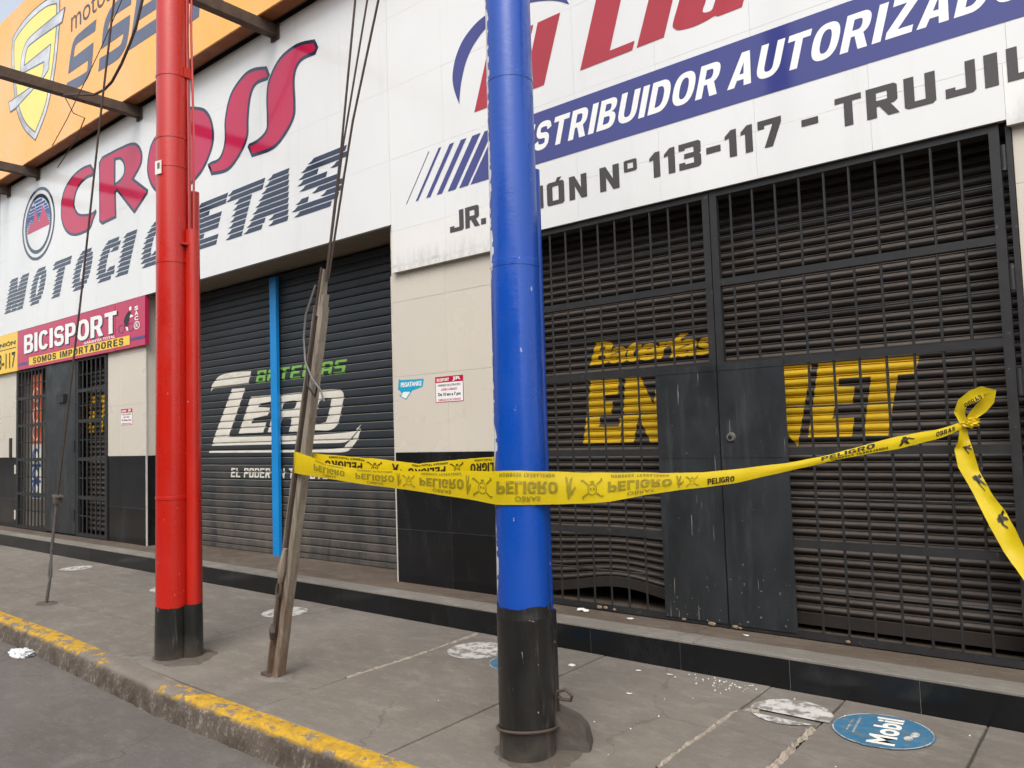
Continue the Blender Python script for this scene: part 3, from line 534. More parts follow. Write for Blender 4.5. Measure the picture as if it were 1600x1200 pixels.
# road
mb = MB(); rows = []
for i in range(13):
    x = -60+i*10
    rows.append([(x, -30, -.16), (x, -6, -.13), (x, 1.2, -.128), (x, 3.3, -.135)])
mb.grid(rows); structure(mb.build('road', M['road']))
# kerb: cast in place, chipped edge
rnd = random.Random(3)
def kerb_mesh():
    xs = []; x = -40.
    while x < 12:
        xs.append(x); x += .045 if -9 < x < 1 else .4
    rows = []
    ch = 0.
    for x in xs:
        yi = kerb_at(x, 1); yo = kerb_at(x, 2); j = lambda a: rnd.uniform(-a, a)
        ch = ch*.8 + rnd.uniform(0, .006)
        rows.append([(x, yi, -.02), (x, yi, .003), (x, yi-.05, .006+j(.0015)), (x, yo+.035, .004+j(.002)), (x, yo+.004+ch*.4+j(.003), -.006-ch*.5+j(.003)), (x, yo-.010+j(.004), -.045+j(.006)), (x, yo-.018+j(.006), -.09+j(.005)), (x, yo-.03+j(.006), -.140)])
    return MB().grid([list(r_) for r_ in rows])
kb = kerb_mesh(); kb.f = [p[::-1] for p in kb.f]
structure(kb.build('kerb', M['kerb'], smooth=True))
# sidewalk: bed with cast slabs on it
bed = MB(); rows = []
for i in range(53):
    x = -40+i
    rows.append([(x, kerb_at(x, 1)+.002, -.014), (x, Y_RISER+.05, -.014)])
bed.grid(rows); bed.f = [p[::-1] for p in bed.f]
side = structure(bed.build('sidewalk', M['plaster']))
def slab(x0, x1, y0, y1, z=0., jit=.003, ragged=()):
    pts = []
    def edge(a, b, rag):
        L = math.hypot(b[0]-a[0], b[1]-a[1]); n = max(2, int(L/.14)); nx, ny = -(b[1]-a[1])/L, (b[0]-a[0])/L
        for i in range(n):
            t = i/n; w = rnd.uniform(0, jit*(4 if rag else 1)) if i else 0
            pts.append((a[0]+(b[0]-a[0])*t+nx*w, a[1]+(b[1]-a[1])*t+ny*w))
    g = .004
    q = [(x0+g, (y0 if y0 is not None else kerb_at(x0, 1)+.004)), (x1-g, (y0 if y0 is not None else kerb_at(x1, 1)+.004)), (x1-g, y1-g), (x0+g, y1-g)]
    for i, nme in enumerate('btrl'): edge(q[i], q[(i+1) % 4], 'brtl'[i] in ragged)
    m = MB(); n = len(pts)
    lo = [(p[0], p[1], -.02) for p in pts]; mid = [(p[0], p[1], z-.004) for p in pts]
    cx = sum(p[0] for p in pts)/n; cy = sum(p[1] for p in pts)/n
    top = [(p[0]+(cx-p[0])*.005, p[1]+(cy-p[1])*.006, z) for p in pts]
    m.v = lo+mid+top
    for i in range(n):
        j = (i+1) % n; m.f += [(i, j, n+j, n+i), (n+i, n+j, 2*n+j, 2*n+i)]
    m.f.append(tuple(range(2*n, 3*n)))
    return m.build('pavement_slab', M['pavement'], side)
xj = [-30, -24, -19, -15.6, -13.2, -10.9, -8.7, -7.0, -5.3, -3.715]
for i, (a, b) in enumerate(zip(xj, xj[1:])):
    ysp = 3.46+.03*math.sin(i*2.1)
    slab(a, b, None, 2.92 if i in (6, 7) else ysp, z=.0005*(i % 3), ragged='r' if i == 8 else '')
    if i in (6, 7): slab(a, b, 2.92, ysp, z=.001)
    slab(a, b, ysp, Y_RISER, z=.001*(i % 2))
slab(-3.715, -2.70, None, Y_RISER, z=.002, ragged='l')
slab(-2.70, -1.655, None, Y_RISER, z=.0)
slab(-1.655, -1.275, None, 3.70, z=.012, jit=.004, ragged='rl')
slab(-1.655, -1.275, 3.71, Y_RISER, z=-.004, ragged='b')
slab(-1.275, -.655, None, Y_RISER, z=.0, ragged='l')
slab(-.655, 1.4, None, Y_RISER, z=.001)
slab(1.4, 4, None, Y_RISER); slab(4, 8, None, Y_RISER)
# crumbled mortar ridges along the broken joints
def ridge(pts, w, h, seed):
    r0 = random.Random(seed); rows = []
    for a, b in zip(pts, pts[1:]):
        n = max(3, int(math.hypot(b[0]-a[0], b[1]-a[1])/.02))
        L = math.hypot(b[0]-a[0], b[1]-a[1]); nx, ny = -(b[1]-a[1])/L, (b[0]-a[0])/L
        for i in range(n):
            t = i/n; x = a[0]+(b[0]-a[0])*t; y = a[1]+(b[1]-a[1])*t; ww = w*r0.uniform(.45, 1.2); o = r0.uniform(-.3, .3)*w; hh = h*r0.uniform(.3, 1.2)
            rows.append([(x+nx*(o-ww), y+ny*(o-ww), -.002), (x+nx*(o-ww*.4), y+ny*(o-ww*.4), hh*r0.uniform(.6, 1)), (x+nx*(o+ww*.3), y+ny*(o+ww*.3), hh), (x+nx*(o+ww), y+ny*(o+ww), -.002)])
    return MB().grid(rows)
ridge([(-3.72, 2.95), (-3.70, 3.4), (-3.73, 4.12)], .02, .009, 1).build('mortar_ridge', M['rubble'], side)
ridge([(-1.27, 2.95), (-1.285, 3.4), (-1.28, 3.68)], .02, .018, 2).build('mortar_ridge', M['rubble'], side)
ridge([(-1.66, 2.9), (-1.655, 3.3), (-1.66, 3.62), (-1.60, 3.74), (-1.55, 3.76)], .016, .014, 3).build('mortar_ridge', M['rubble'], side)
# step in front of the shops
st = MB(); st.box(-40, 8, 4.30, 5.45, -.05, Z_STEP); step = structure(st.build('step', M['step_top']))
MB().box(-40, 8, Y_RISER+.0005, 4.302, -.05, Z_STEP-.010).build('nosing_bed', M['grout'], step)
NX = [-40, -20, -14.4, -12.0, -9.8, -7.2, -4.9, -2.1, .4, 3, 8]
for a, b in zip(NX, NX[1:]): MB().cbox(((a+b)/2, 4.222, Z_STEP-.006), ((b-a)/2-.0015, .082, .009), .004).build('nosing', M['nosing'], step)
RX = [-.30]
rj = [-15.2, -14.55, -13.9, -13.25, -12.6, -11.97, -11.34, -10.7, -10.06, -9.42, -8.78, -8.14, -7.5, -6.86, -6.51, -5.67, -5.27, -4.66, -4.045, -3.42, -2.804, -2.185, -1.551, -.929, -.30, .33, .96]
for a, b in zip(rj, rj[1:]): MB().cbox(((a+b)/2, Y_RISER+.004, .072), ((b-a)/2-.0008, .006, .080), .0010).build('riser_tile', M['black_tile'], step)

# ================================================================== THE BUILDING
shop = thing('shop_building', 'shop building with beige and black tiled piers under wide white sign boards', 'building', (-6, 4.6, 0))
TILE_W, TILE_H = .643, .6455
_tm = {}
def tile(mat, cx, cz, w, h, parent, side=False, y=Y_PIL):
    k = (mat, round(w, 3), round(h, 3), side)
    if k not in _tm:
        if side: _tm[k] = MB().box(-.006, .006, -w/2+.0008, w/2-.0008, -h/2+.0008, h/2-.0008).mesh('tile', M[mat])
        else: _tm[k] = MB().cbox((0, 0, 0), (w/2-.0008, .006, h/2-.0008), .0012).mesh('tile', M[mat])
    return link('tile', _tm[k], parent, (cx, y+.006 if not side else y, cz))
def pier(x0, x1, ztop, seam, side_x=None):
    core = MB().box(x0+.004, x1-.004, Y_PIL+.0025, 5.3, Z_STEP, ztop).build('pier', M['grout'], shop)
    zs = [Z_STEP, .61, .61+TILE_H, .61+2*TILE_H, .61+3*TILE_H, .61+4*TILE_H, .61+5*TILE_H]
    xs = [x0] + [s for s in seam if x0+.02 < s < x1-.02] + [x1]
    for i, (a, b) in enumerate(zip(zs, zs[1:])):
        b = min(b, ztop)
        if b-a < .02: continue
        for c, d in zip(xs, xs[1:]): tile('black_tile' if i < 2 else 'beige_tile', (c+d)/2, (a+b)/2, d-c, b-a, core)
        if side_x is not None:
            tile('black_tile' if i < 2 else 'beige_tile', side_x+.004, (a+b)/2, .38, b-a, core, True, Y_PIL+.20)
    return core
pier(-15.6, -13.72, 3.24, [-15.0, -14.35])
p2 = pier(-10.53, -9.50, 3.24, [-10.17], side_x=-9.50)
MB().box(-9.497, -9.480, Y_PIL-.004, Y_PIL+.012, Z_STEP, 2.58).build('corner_trim', M['trim'], p2)
p3 = pier(-5.02, -3.625, 3.3, [-4.377, -3.734])
MB().box(-5.026, -5.014, Y_PIL-.004, Y_PIL+.012, Z_STEP, 2.78).build('corner_trim', M['trim'], p3)
pier(-.44, 1.6, 3.3, [-.33, .31, .95])
pier(1.6, 8, 3.3, [2.24, 2.88, 3.5, 4.2, 4.9])
pier(-40, -15.6, 3.24, [-16.3, -17, -17.7])
# lintel / soffits over the three openings
MB().box(-9.50, -5.02, 4.53, 5.3, 3.232, 3.6).build('soffit', M['soffit'], shop)
MB().box(-13.72, -10.53, 4.58, 5.3, 2.63, 3.6).build('soffit', M['plaster'], shop)
MB().box(-3.625, -.44, 4.58, 4.78, 2.86, 3.6).build('soffit', M['plaster'], shop)
MB().box(-3.625, -.44, 4.78, 5.3, 3.05, 3.6).build('soffit', M['plaster'], shop)
# rear wall, upper wall and roof edge
MB().box(-40, 8, 5.3, 5.6, 0, 8.0).build('wall', M['plaster'], shop)
MB().box(-40, 8, 4.545, 5.3, 3.6, 5.62).build('wall', M['plaster'], shop)
MB().box(-40, 8, 4.60, 5.3, 5.62, 8.0).build('wall', M['plaster'], shop)
MB().box(-40, 8, 4.5, 13, 8.0, 8.15).build('roof_slab', M['soffit'], shop)

# awning beams that run out from under the orange sign
for i, (x, y1) in enumerate(((-9.51, 1.6), (-12.75, 1.6), (-6.6, 1.6), (-13.95, 3.2))):
    b = thing('beam', ['rusty steel beam crossing in front of the shield emblem on the orange sign', 'rusty steel beam at the left edge, just left of the CROSS sign corner', 'rusty steel beam at the top, right of the red pole', 'short rusty beam stub at the far left corner of the white sign'][i], 'beam', (x, 4.48, 5.53), 'awning beams under the orange sign')
    MB().box(x-.035, x+.035, y1, 4.49, 5.475, 5.585).build('web', M['iron'], b)
    MB().box(x-.05, x+.05, y1+.01, 4.485, 5.464, 5.475).build('flange', M['iron'], b)
    MB().box(x-.07, x+.07, 4.484, 4.496, 5.43, 5.60).build('end_plate', M['iron'], b)

# ================================================================== SHUTTERS
def slat_profile(kind, p):
    if kind == 'flat': return [(.016, p), (.008, p-.001), (-.003, p-.007), (-.0045, p*.5), (-.004, .016), (-.002, .0115), (.013, .010), (.016, 0.)]
    return [(.013, p), (.010, p*.95), (-.001, p*.92), (-.002, p*.86), (.010, p*.82), (.002, p*.74), (-.006, p*.60), (-.0095, p*.44), (-.0085, p*.26), (-.002, p*.10), (.013, .001)]
def prof_y(kind, p, z):
    pr = slat_profile(kind, p); z = min(max(z, 0), p)
    for a, b in zip(pr, pr[1:]):
        if b[1] <= z <= a[1]:
            t = (z-b[1])/max(1e-9, a[1]-b[1]); return b[0]+(a[0]-b[0])*t
    return pr[0][0]
def bulge(x, z):
    if z > .9: return 0.
    return .15*math.exp(-((x+2.95)/.42)**2)*(1-z/.9)**1.5
def shutter(root, x0, x1, y, z0, z1, p, kind, mat, bend=False):
    n = int(round((z1-z0)/p)); pr = slat_profile(kind, p); shared = {}
    for i in range(n):
        zb = z0+i*p
        if bend and zb-z0 < .9:
            xs = [x0+(x1-x0)*k/40 for k in range(41)]
            rows = [[(x, y+a-.02*(1 if False else 0), zb+b+bulge(x, zb+b)) for (a, b) in pr] for x in xs]
            m = MB().grid(rows); m.f = [q[::-1] for q in m.f]; m.build('slat', mat, root, True)
        else:
            if 'm' not in shared:
                m = MB().grid([[(x, a, b) for (a, b) in pr] for x in (x0, x1)]); m.f = [q[::-1] for q in m.f]; shared['m'] = m.mesh('slat', mat, True)
            link('slat', shared['m'], root, (0, y, zb))
    return n
def on_slats(vf, root, name, mat, y, z0, p, kind, lift=.0016, nz=60):
    bm = bmesh.new(); vs_ = [bm.verts.new((a, 0, b)) for a, b in vf[0]]
    for q in vf[1]:
        try: bm.faces.new([vs_[i] for i in q])
        except ValueError: pass
    lo = min(b for a, b in vf[0]); hi = max(b for a, b in vf[0])
    cuts = sorted({z0+i*p+b for i in range(nz) for (a, b) in slat_profile(kind, p)})
    for c in cuts:
        if lo < c < hi:
            bmesh.ops.bisect_plane(bm, geom=bm.verts[:]+bm.edges[:]+bm.faces[:], plane_co=(0, 0, c), plane_no=(0, 0, 1), dist=1e-6)
    for v in bm.verts:
        i = math.floor((v.co.z-z0)/p+1e-6); v.co.y = y+prof_y(kind, p, v.co.z-z0-i*p)-lift
    me = bpy.data.meshes.new(name); bm.to_mesh(me); bm.free(); me.materials.append(mat)
    return link(name, me, root)
# ---- wide charcoal shutter in the middle
PZ = .0829
zs = thing('roller_shutter', 'wide charcoal roller shutter painted with large white letters ZERO', 'shutter', (-7.26, 4.94, Z_STEP), 'roller shutters')
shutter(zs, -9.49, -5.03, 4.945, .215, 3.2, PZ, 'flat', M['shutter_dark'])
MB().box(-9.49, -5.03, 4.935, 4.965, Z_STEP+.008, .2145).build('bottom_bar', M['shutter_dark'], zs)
MB().box(-5.06, -5.021, 4.925, 4.97, Z_STEP, 3.23).build('guide_rail', M['gate'], zs)
MB().box(-9.499, -9.46, 4.925, 4.97, Z_STEP, 3.23).build('guide_rail', M['gate'], zs)
for k, h in (('z1',()),('z2',()),('z3',()),('z4',()),('zE',()),('zR',('zRh',)),('zO',('zOh',))):
    on_slats(shape(k, 0, h), zs, 'letter', M['zero_white'], 4.945, .215, PZ, 'flat')
for vf in block_words('BATERIAS', -7.73, -6.17, 2.035, 2.175, .35, .2): on_slats(vf, zs, 'letter', M['green_paint'], 4.945, .215, PZ, 'flat')
for vf in block_words('EL PODER EN TU AUTO', -8.255, -6.46, .985, 1.09, .12, .2): on_slats(vf, zs, 'letter', M['zero_white'], 4.945, .215, PZ, 'flat')
cp = thing('shutter_post', 'bright blue upright post in front of the ZERO shutter', 'post', (-7.277, 4.88, Z_STEP))
MB().box(-7.335, -7.219, 4.872, 4.908, Z_STEP, 3.05).build('upright', M['cyan_post'], cp)
MB().box(-7.337, -7.217, 4.870, 4.910, 3.05, 3.16).build('top_sleeve', M['cyan_post'], cp)
# ---- brown shutter behind the right gate
PB = .0562
bs = thing('roller_shutter', 'brown rounded-slat roller shutter with yellow letters behind the big gate', 'shutter', (-2.03, 4.75, Z_STEP), 'roller shutters')
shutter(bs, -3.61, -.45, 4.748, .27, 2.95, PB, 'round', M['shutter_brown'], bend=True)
rows = []
for k in range(41):
    x = -3.61+3.16*k/40; d = bulge(x, .25)
    rows.append([(x, 4.75, .27+d), (x, 4.736, .27+d), (x, 4.736, .20+d), (x, 4.765, .20+d), (x, 4.765, .27+d)])
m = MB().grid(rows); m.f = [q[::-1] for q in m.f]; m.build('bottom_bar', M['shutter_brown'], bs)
for k in ('eE', 'eN', 'eJ', 'eET'): on_slats(shape(k), bs, 'letter', M['yellow_paint'], 4.748, .27, PB, 'round', .002)
on_slats(fit(text2d('Baterías', .035, .25, .92), -3.125, -2.15, 1.862, 2.025), bs, 'lettering', M['yellow_paint'], 4.748, .27, PB, 'round', .002)
# ---- shutter behind the left door gate
ds = thing('roller_shutter', 'dim brown roller shutter behind the narrow left door gate', 'shutter', (-12.1, 4.73, Z_STEP), 'roller shutters')
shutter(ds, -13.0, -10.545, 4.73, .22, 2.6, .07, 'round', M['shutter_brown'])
for ch_, xa, xb in (('J', -11.86, -11.62), ('E', -11.56, -11.28), ('T', -11.24, -10.94)): on_slats(heavy_words(ch_, xa, xb, 1.58, 2.08, .2), ds, 'letter', M['yellow_paint'], 4.73, .22, .07, 'round', .002)
# banner hanging inside the left door
bn = thing('banner', 'narrow hanging banner, orange above and blue and white below, behind left door bars', 'banner', (-13.2, 4.64, .6))
MB().box(-13.40, -12.98, 4.636, 4.64, 1.45, 2.52).build('upper_field', M['banner_orange'], bn)
MB().box(-13.40, -12.98, 4.636, 4.64, .62, 1.449).build('lower_field', M['paper'], bn)
for z in (2.2, 1.9, 1.62): onface(ring2d(-13.19, z, .13, .12, .03, .03, 20), 4.633, 'emblem', M['paper'], bn)
for z in (1.28, 1.0, .78): onface(ring2d(-13.19, z, .13, .11, .05, .045, 20), 4.633, 'emblem', M['banner_blue'], bn)
for z in (1.125, .885, .66): MB().box(-13.38, -13.0, 4.6335, 4.6355, z-.02, z+.02).build('stripe', M['banner_blue'], bn)

# ================================================================== GATES
YG = 4.525
def bar_mesh(L, r=.0075):
    return MB().tube([(0, 0, 0), (0, 0, L)], r, 6).mesh('bar', M['gate'], True)
_bm = {}
def vbar(root, x, za, zb, y=YG+.014):
    k = round(zb-za, 3)
    if k not in _bm: _bm[k] = bar_mesh(zb-za)
    return link('bar', _bm[k], root, (x, y, za))
RZ = [.19, .705, 1.235, 1.765, 2.28, 2.845]; RH = .022
MZ = [.44, .965, 1.49, 2.025, 2.56]
def leaf(label, x0, x1, plate, bars):
    g = thing('security_gate', label, 'gate', ((x0+x1)/2, YG, Z_STEP), 'leaves of the big barred gate')
    MB().box(x0, x0+.045, YG, YG+.035, .168, 2.867).build('stile', M['gate'], g)
    MB().box(x1-.045, x1, YG, YG+.035, .168, 2.867).build('stile', M['gate'], g)
    for i, z in enumerate(RZ):
        h = RH if 0 < i else .018
        MB().box(x0+.045, x1-.045, YG+.002, YG+.033, z-h, z+h).build('rail', M['gate'], g)
    for i, z in enumerate(MZ):
        MB().tube([(x0+.045, YG+.026, z), ((x0+x1)/2, YG+.027, z+random.uniform(-.004, .004)), (x1-.045, YG+.026, z)], .0065, 6).build('cross_rod', M['gate'], g, True)
    for x in bars:
        for i in range(5):
            if plate[0]-.005 < x < plate[1]+.005 and RZ[i+1] < 1.8: continue
            vbar(g, x, RZ[i]+RH-.002, RZ[i+1]-RH+.002)
    pl = MB().box(plate[0], plate[1], YG-.006, YG-.002, .195, 1.775).build('sheet_panel', M['sheet'], g)
    MB().box(plate[0]+.002, plate[1]-.002, YG-.0085, YG-.006, 1.20, 1.245).build('cover_strip', M['sheet'], pl)
    MB().box(plate[0]+.002, plate[1]-.002, YG-.0085, YG-.006, 1.735, 1.774).build('cover_strip', M['sheet'], pl)
    return g, pl
gl, pl1 = leaf('left leaf of the big black barred gate, beside the blue pole', -3.605, -2.052, (-2.475, -2.054), [-3.435, -3.297, -3.16, -3.022, -2.885, -2.749, -2.613, -2.477, -2.341, -2.20])
gr, pl2 = leaf('right leaf of the big black barred gate, holding the tied tape', -2.046, -.492, (-2.044, -1.632), [-1.915, -1.776, -1.637, -1.495, -1.355, -1.218, -1.079, -.941, -.805, -.671])
MB().tube([(-1.975, YG-.006, 1.325), (-1.975, YG-.022, 1.325)], [.030, .024], 14).build('lock', M['steel'], pl2, True)
MB().tube([(-1.975, YG-.0225, 1.325), (-1.975, YG-.028, 1.325)], .012, 10).build('keyhole', M['ink'], pl2, True)
for z in (2.62, 2.02, 1.5, .9, .35):
    MB().tube([(-.480, YG+.01, z), (-.480, YG+.01, z+.13)], .013, 8).build('hinge', M['gate'], gr, True)
    MB().tube([(-3.617, YG+.01, z), (-3.617, YG+.01, z+.13)], .012, 8).build('hinge', M['gate'], gl, True)
gf = thing('gate_frame', 'thin black steel frame fixed round the big gate opening', 'frame', (-2.05, 4.57, Z_STEP))
MB().box(-.466, -.442, 4.535, 4.585, Z_STEP, 2.885).build('jamb', M['gate'], gf)
MB().box(-3.624, -3.619, 4.535, 4.585, Z_STEP, 2.885).build('jamb', M['gate'], gf)
MB().box(-3.619, -.466, 4.52, 4.575, 2.872, 2.888).build('head', M['gate'], gf)
# blobs of dried filler on the gate foot
r5 = random.Random(5)
for x, z, s in ((-2.98, .19, .022), (-2.93, .192, .018), (-2.86, .188, .015), (-2.35, .188, .016), (-2.16, .185, .026), (-2.01, .185, .022), (-1.98, .18, .012), (-1.36, .188, .014)):
    b = bmesh.new(); bmesh.ops.create_icosphere(b, subdivisions=2, radius=s*.7)
    for v in b.verts: v.co = Vector((v.co.x*1.4, v.co.y*.5, v.co.z*.8))*r5.uniform(.8, 1.2)
    me = bpy.data.meshes.new('filler_blob'); b.to_mesh(me); b.free(); me.materials.append(M['rust'])
    link('filler_blob', me, gl if x < -2.05 else gr, (x, YG-.003, z))

# ---- left door: grille, sheet door, grille
dg = thing('door_gate', 'narrow black barred door with solid sheet centre under the BICISPORT sign', 'gate', (-12.1, 4.55, Z_STEP))
for a, b in ((-13.71, -13.63), (-12.56, -12.50), (-11.50, -11.42), (-10.60, -10.535)): MB().box(a, b, YG+.01, YG+.045, .17, 2.62).build('stile', M['gate'], dg)
DZ = [.20, .70, 1.22, 1.74, 2.16, 2.59]
for (a, b) in ((-13.63, -12.56), (-11.42, -10.60)):
    for z in DZ: MB().box(a, b, YG+.012, YG+.042, z-.024, z+.024).build('rail', M['gate'], dg)
    for za, zb in zip(DZ, DZ[1:]):
        MB().tube([(a, YG+.03, (za+zb)/2), (b, YG+.03, (za+zb)/2)], .009, 6).build('cross_rod', M['gate'], dg, True)
    n = 8 if b < -12 else 6
    for i in range(1, n):
        x = a+(b-a)*i/n
        for za, zb in zip(DZ, DZ[1:]):
            k = ('d', round(zb-za, 3))
            if k not in _bm: _bm[k] = bar_mesh(zb-za-.044, .011)
            link('bar', _bm[k], dg, (x, YG+.018, za+.022))
dp = MB().box(-12.50, -11.50, YG+.006, YG+.012, .19, 2.6).build('sheet_panel', M['sheet'], dg)
MB().box(-12.05, -11.82, YG-.03, YG+.005, 2.02, 2.14).build('lock_box', M['gate'], dp)
MB().box(-12.5, -11.5, YG+.002, YG+.006, .19, .23).build('kick_strip', M['sheet'], dp)
for z in (1.4, .45): MB().box(-11.60, -11.52, YG-.004, YG+.005, z-.08, z+.08).build('hinge', M['gate'], dp)
for z in (.3, 1.0, 2.2): MB().tube([(-13.725, YG+.01, z), (-13.725, YG+.01, z+.14)], .016, 8).build('hinge', M['trim'], dg, True)
# ================================================================== SIGNS
def m_grimy():
    t = NT('white_vinyl_grimy').set(.35, 0, .5); s = t.sep()
    base = t.mix(t.ramp(t.noise(1.5, 4), .3, .7), lin((222,221,216)), lin((232,231,227)))
    low = t.math('MULTIPLY', t.ramp(s[2], 2.99, 2.84), t.ramp(t.noise(16, 6, (1.2,1,.25), .75), .42, .75))
    line = t.math('MULTIPLY', t.math('SUBTRACT', 1.0, t.ramp(t.math('ABSOLUTE', t.math('SUBTRACT', s[2], 2.845)), .0, .03)), t.ramp(t.noise(9, 6), .4, .7))
    t.col(t.mix(t.math('MULTIPLY', t.math('MAXIMUM', low, line), .6), base, lin((126,122,114))))
    t.bump(t.noise(3, 3), .08, .004)
    return t.m
M['white_grimy'] = m_grimy()
M['seam'] = plain('seam_backing', (176,174,168), .8)  # light grey of the backing board, showing through the panel gaps
_pm = {}
def panel_grid(root, xs, zs, y, mat='white', skip=None, rr=random.Random(11)):
    for i, (a, b) in enumerate(zip(xs, xs[1:])):
        for j, (c, d) in enumerate(zip(zs, zs[1:])):
            if skip and skip(i, j): continue
            k = (mat, round(b-a, 3), round(d-c, 3))
            if k not in _pm: _pm[k] = MB().box(-(b-a)/2+.0006, (b-a)/2-.0006, 0, .006, -(d-c)/2+.0006, (d-c)/2-.0006).mesh('panel', M[mat])
            o = link('panel', _pm[k], root, ((a+b)/2, y+rr.uniform(0, .0006), (c+d)/2)); o.rotation_euler = (rr.uniform(-.0006, .0006), 0, rr.uniform(-.0008, .0008))
YS = 4.5005
# ---- CROSS MOTOCICLETAS
cs = thing('shop_sign', 'white sign board lettered CROSS MOTOCICLETAS with a round mountain emblem', 'sign', (-9.4, 4.52, 3.215), 'sign boards on the building')
MB().box(-14.365, -4.955, 4.508, 4.545, 3.218, 5.585).build('backing', M['seam'], cs)
xs = [-14.37]+[-13.985+.645*i for i in range(14)] + [-4.953]
panel_grid(cs, xs, [3.216, 3.78, 4.41, 5.04, 5.588], YS)
for k, h in (('C',()),('R',('Rh',)),('O',('Oh',)),('S1',()),('S2',())):
    L = onface(shape(k, 0, h), 4.4985, 'letter', M['navy'], cs)
    onface(shape(k, -.036, h), 4.4972, 'letter_face', M['crimson'], L)
def striped(ch, x0, x1, z0, z1, parent, sh=.5, bands=9):
    dx = sh*(z1-z0); v, f = fill([HVS] if ch == 'S' else HVY[ch][1], 0 if ch == 'S' else .035); vx = [p[0] for p in v]; vz = [p[1] for p in v]; v = [((p[0]-min(vx))/(max(vx)-min(vx)), (p[1]-min(vz))/(max(vz)-min(vz))) for p in v]
    if ch == 'I': w0, w1 = x0+.02, x1-dx-.02
    else: w0, w1 = x0+.03, x1-dx+.015
    tri = [[v[i] for i in q] for q in f]; mb = MB(); h = (z1-z0)/bands
    for b in range(bands):
        t = (b+.5)/bands; iv = []
        for q in tri:
            xx = []
            for p0, p1 in zip(q, q[1:]+q[:1]):
                if (p0[1]-t)*(p1[1]-t) < 0: xx.append(p0[0]+(p1[0]-p0[0])*(t-p0[1])/(p1[1]-p0[1]))
            if len(xx) >= 2: iv.append((min(xx), max(xx)))
        iv.sort(); m_ = []
        for a, c in iv:
            if m_ and a <= m_[-1][1]+.02: m_[-1][1] = max(m_[-1][1], c)
            else: m_.append([a, c])
        za = z0+b*h+h*.09; zb = z0+(b+1)*h-h*.09
        for a, c in m_:
            X = lambda u, z: w0+u*(w1-w0)+sh*(z-z0)
            mb.poly([(X(a, za)-.075, 4.4985, za+.2*(zb-za)), (X(a, za)-.02, 4.4985, za), (X(c, za), 4.4985, za), (X(c, zb), 4.4985, zb), (X(a, zb), 4.4985, zb), (X(a, zb)-.035, 4.4985, za+.55*(zb-za))])
    return mb.build('letter', M['navy'], parent)
for ch, a, b in (('M',-14.12,-13.12),('O',-13.14,-12.38),('T',-12.40,-11.55),('O',-11.59,-10.80),('C',-10.81,-9.99),('I',-10.16,-9.57),('C',-9.55,-8.80),('L',-8.88,-8.33),('E',-8.36,-7.52),('T',-7.72,-6.83),('A',-7.20,-6.19),('S',-6.40,-5.43)):
    striped(ch, a, b, 3.545, 4.075, cs)
# round emblem
ex, ez = -12.765, 4.76
em = onface(ring2d(ex, ez, .63, .55, .05, .045), 4.4985, 'emblem', M['navy'], cs)
onface(ring2d(ex, ez, .51, .45, .06, .055), 4.4985, 'inner_ring', M['navy'], em)
def half_bands():
    v = []; f = []
    zb = [4.70+.041*i for i in range(12)]
    peaks = [(-13.03, 4.86), (-12.87, 5.04), (-12.58, 5.02)]
    tops = [4.72, 4.75, 4.78, 4.81, 4.84, 4.87, 4.90, 4.94, 4.985, 5.035, 5.09]
    for i, z in enumerate(tops):
        h = .012 + i*.0026; z1 = z+h
        w = math.sqrt(max(0, 1-((z1-ez)/.39)**2))*.45; w = max(w, .05)
        # leave the mountain clear
        hx = []
        for (px, pz, wl, wr) in ((-13.03, 4.87, .16, .10), (-12.87, 5.045, .10, .10), (-12.60, 5.025, .10, .25)):
            if z < pz: k = (pz-z)/(pz-4.67); hx.append((px-wl*k-.012, px+wr*k+.012))
        segs = [(ex-w, ex+w)]
        for a, b in hx:
            ns = []
            for c, d in segs:
                if b <= c or a >= d: ns.append((c, d)); continue
                if a > c: ns.append((c, a))
                if b < d: ns.append((b, d))
            segs = ns
        for c, d in segs:
            if d-c > .012:
                n = len(v); v += [(c, z), (d, z), (d, z1), (c, z1)]; f.append((n, n+1, n+2, n+3))
    return v, f
onface(half_bands(), 4.4984, 'sky_bands', M['banner_blue'], em)
onface(fill([[(-13.20, 4.67), (-12.33, 4.67), (-12.35, 4.72), (-12.60, 5.025), (-12.70, 4.80), (-12.76, 4.80), (-12.87, 5.045), (-12.95, 4.80), (-12.98, 4.80), (-13.03, 4.87)]]), 4.4982, 'mountain', M['crimson'], em)
# ---- EL LIDER distributor board
lsn = thing('shop_sign', 'white sign board with blue DISTRIBUIDOR AUTORIZADO band and street address', 'sign', (-2.4, 4.52, 2.8), 'sign boards on the building')
MB().box(-4.953, 8, 4.508, 4.545, 3.152, 5.585).build('backing', M['seam'], lsn)
MB().box(-4.953, -3.59, 4.508, 4.545, 2.795, 3.152).build('backing', M['seam'], lsn)
MB().box(-3.59, -.452, 4.508, 4.545, 2.866, 3.152).build('backing', M['seam'], lsn)
MB().box(-.452, 8, 4.508, 4.545, 2.835, 3.152).build('backing', M['seam'], lsn)
xs = [-4.951, -4.30] + [-4.30+.645*i for i in range(1, 11)]
panel_grid(lsn, xs, [3.15, 3.78, 4.41, 5.04, 5.588], YS)
panel_grid(lsn, [-4.951, -4.30, -3.592], [2.793, 3.15], YS, 'white_grimy')
panel_grid(lsn, [-3.592, -3.01, -2.365, -1.72, -1.075, -.454], [2.864, 3.15], YS)
panel_grid(lsn, [-.454, .215, .86, 1.505, 2.15], [2.833, 3.15], YS, 'white_grimy')
MB().box(2.15, 8, YS, YS+.006, 2.833, 5.588).build('panel', M['white'], lsn)
onface(shape('arc'), 4.4985, 'arc', M['blue_letter'], lsn)
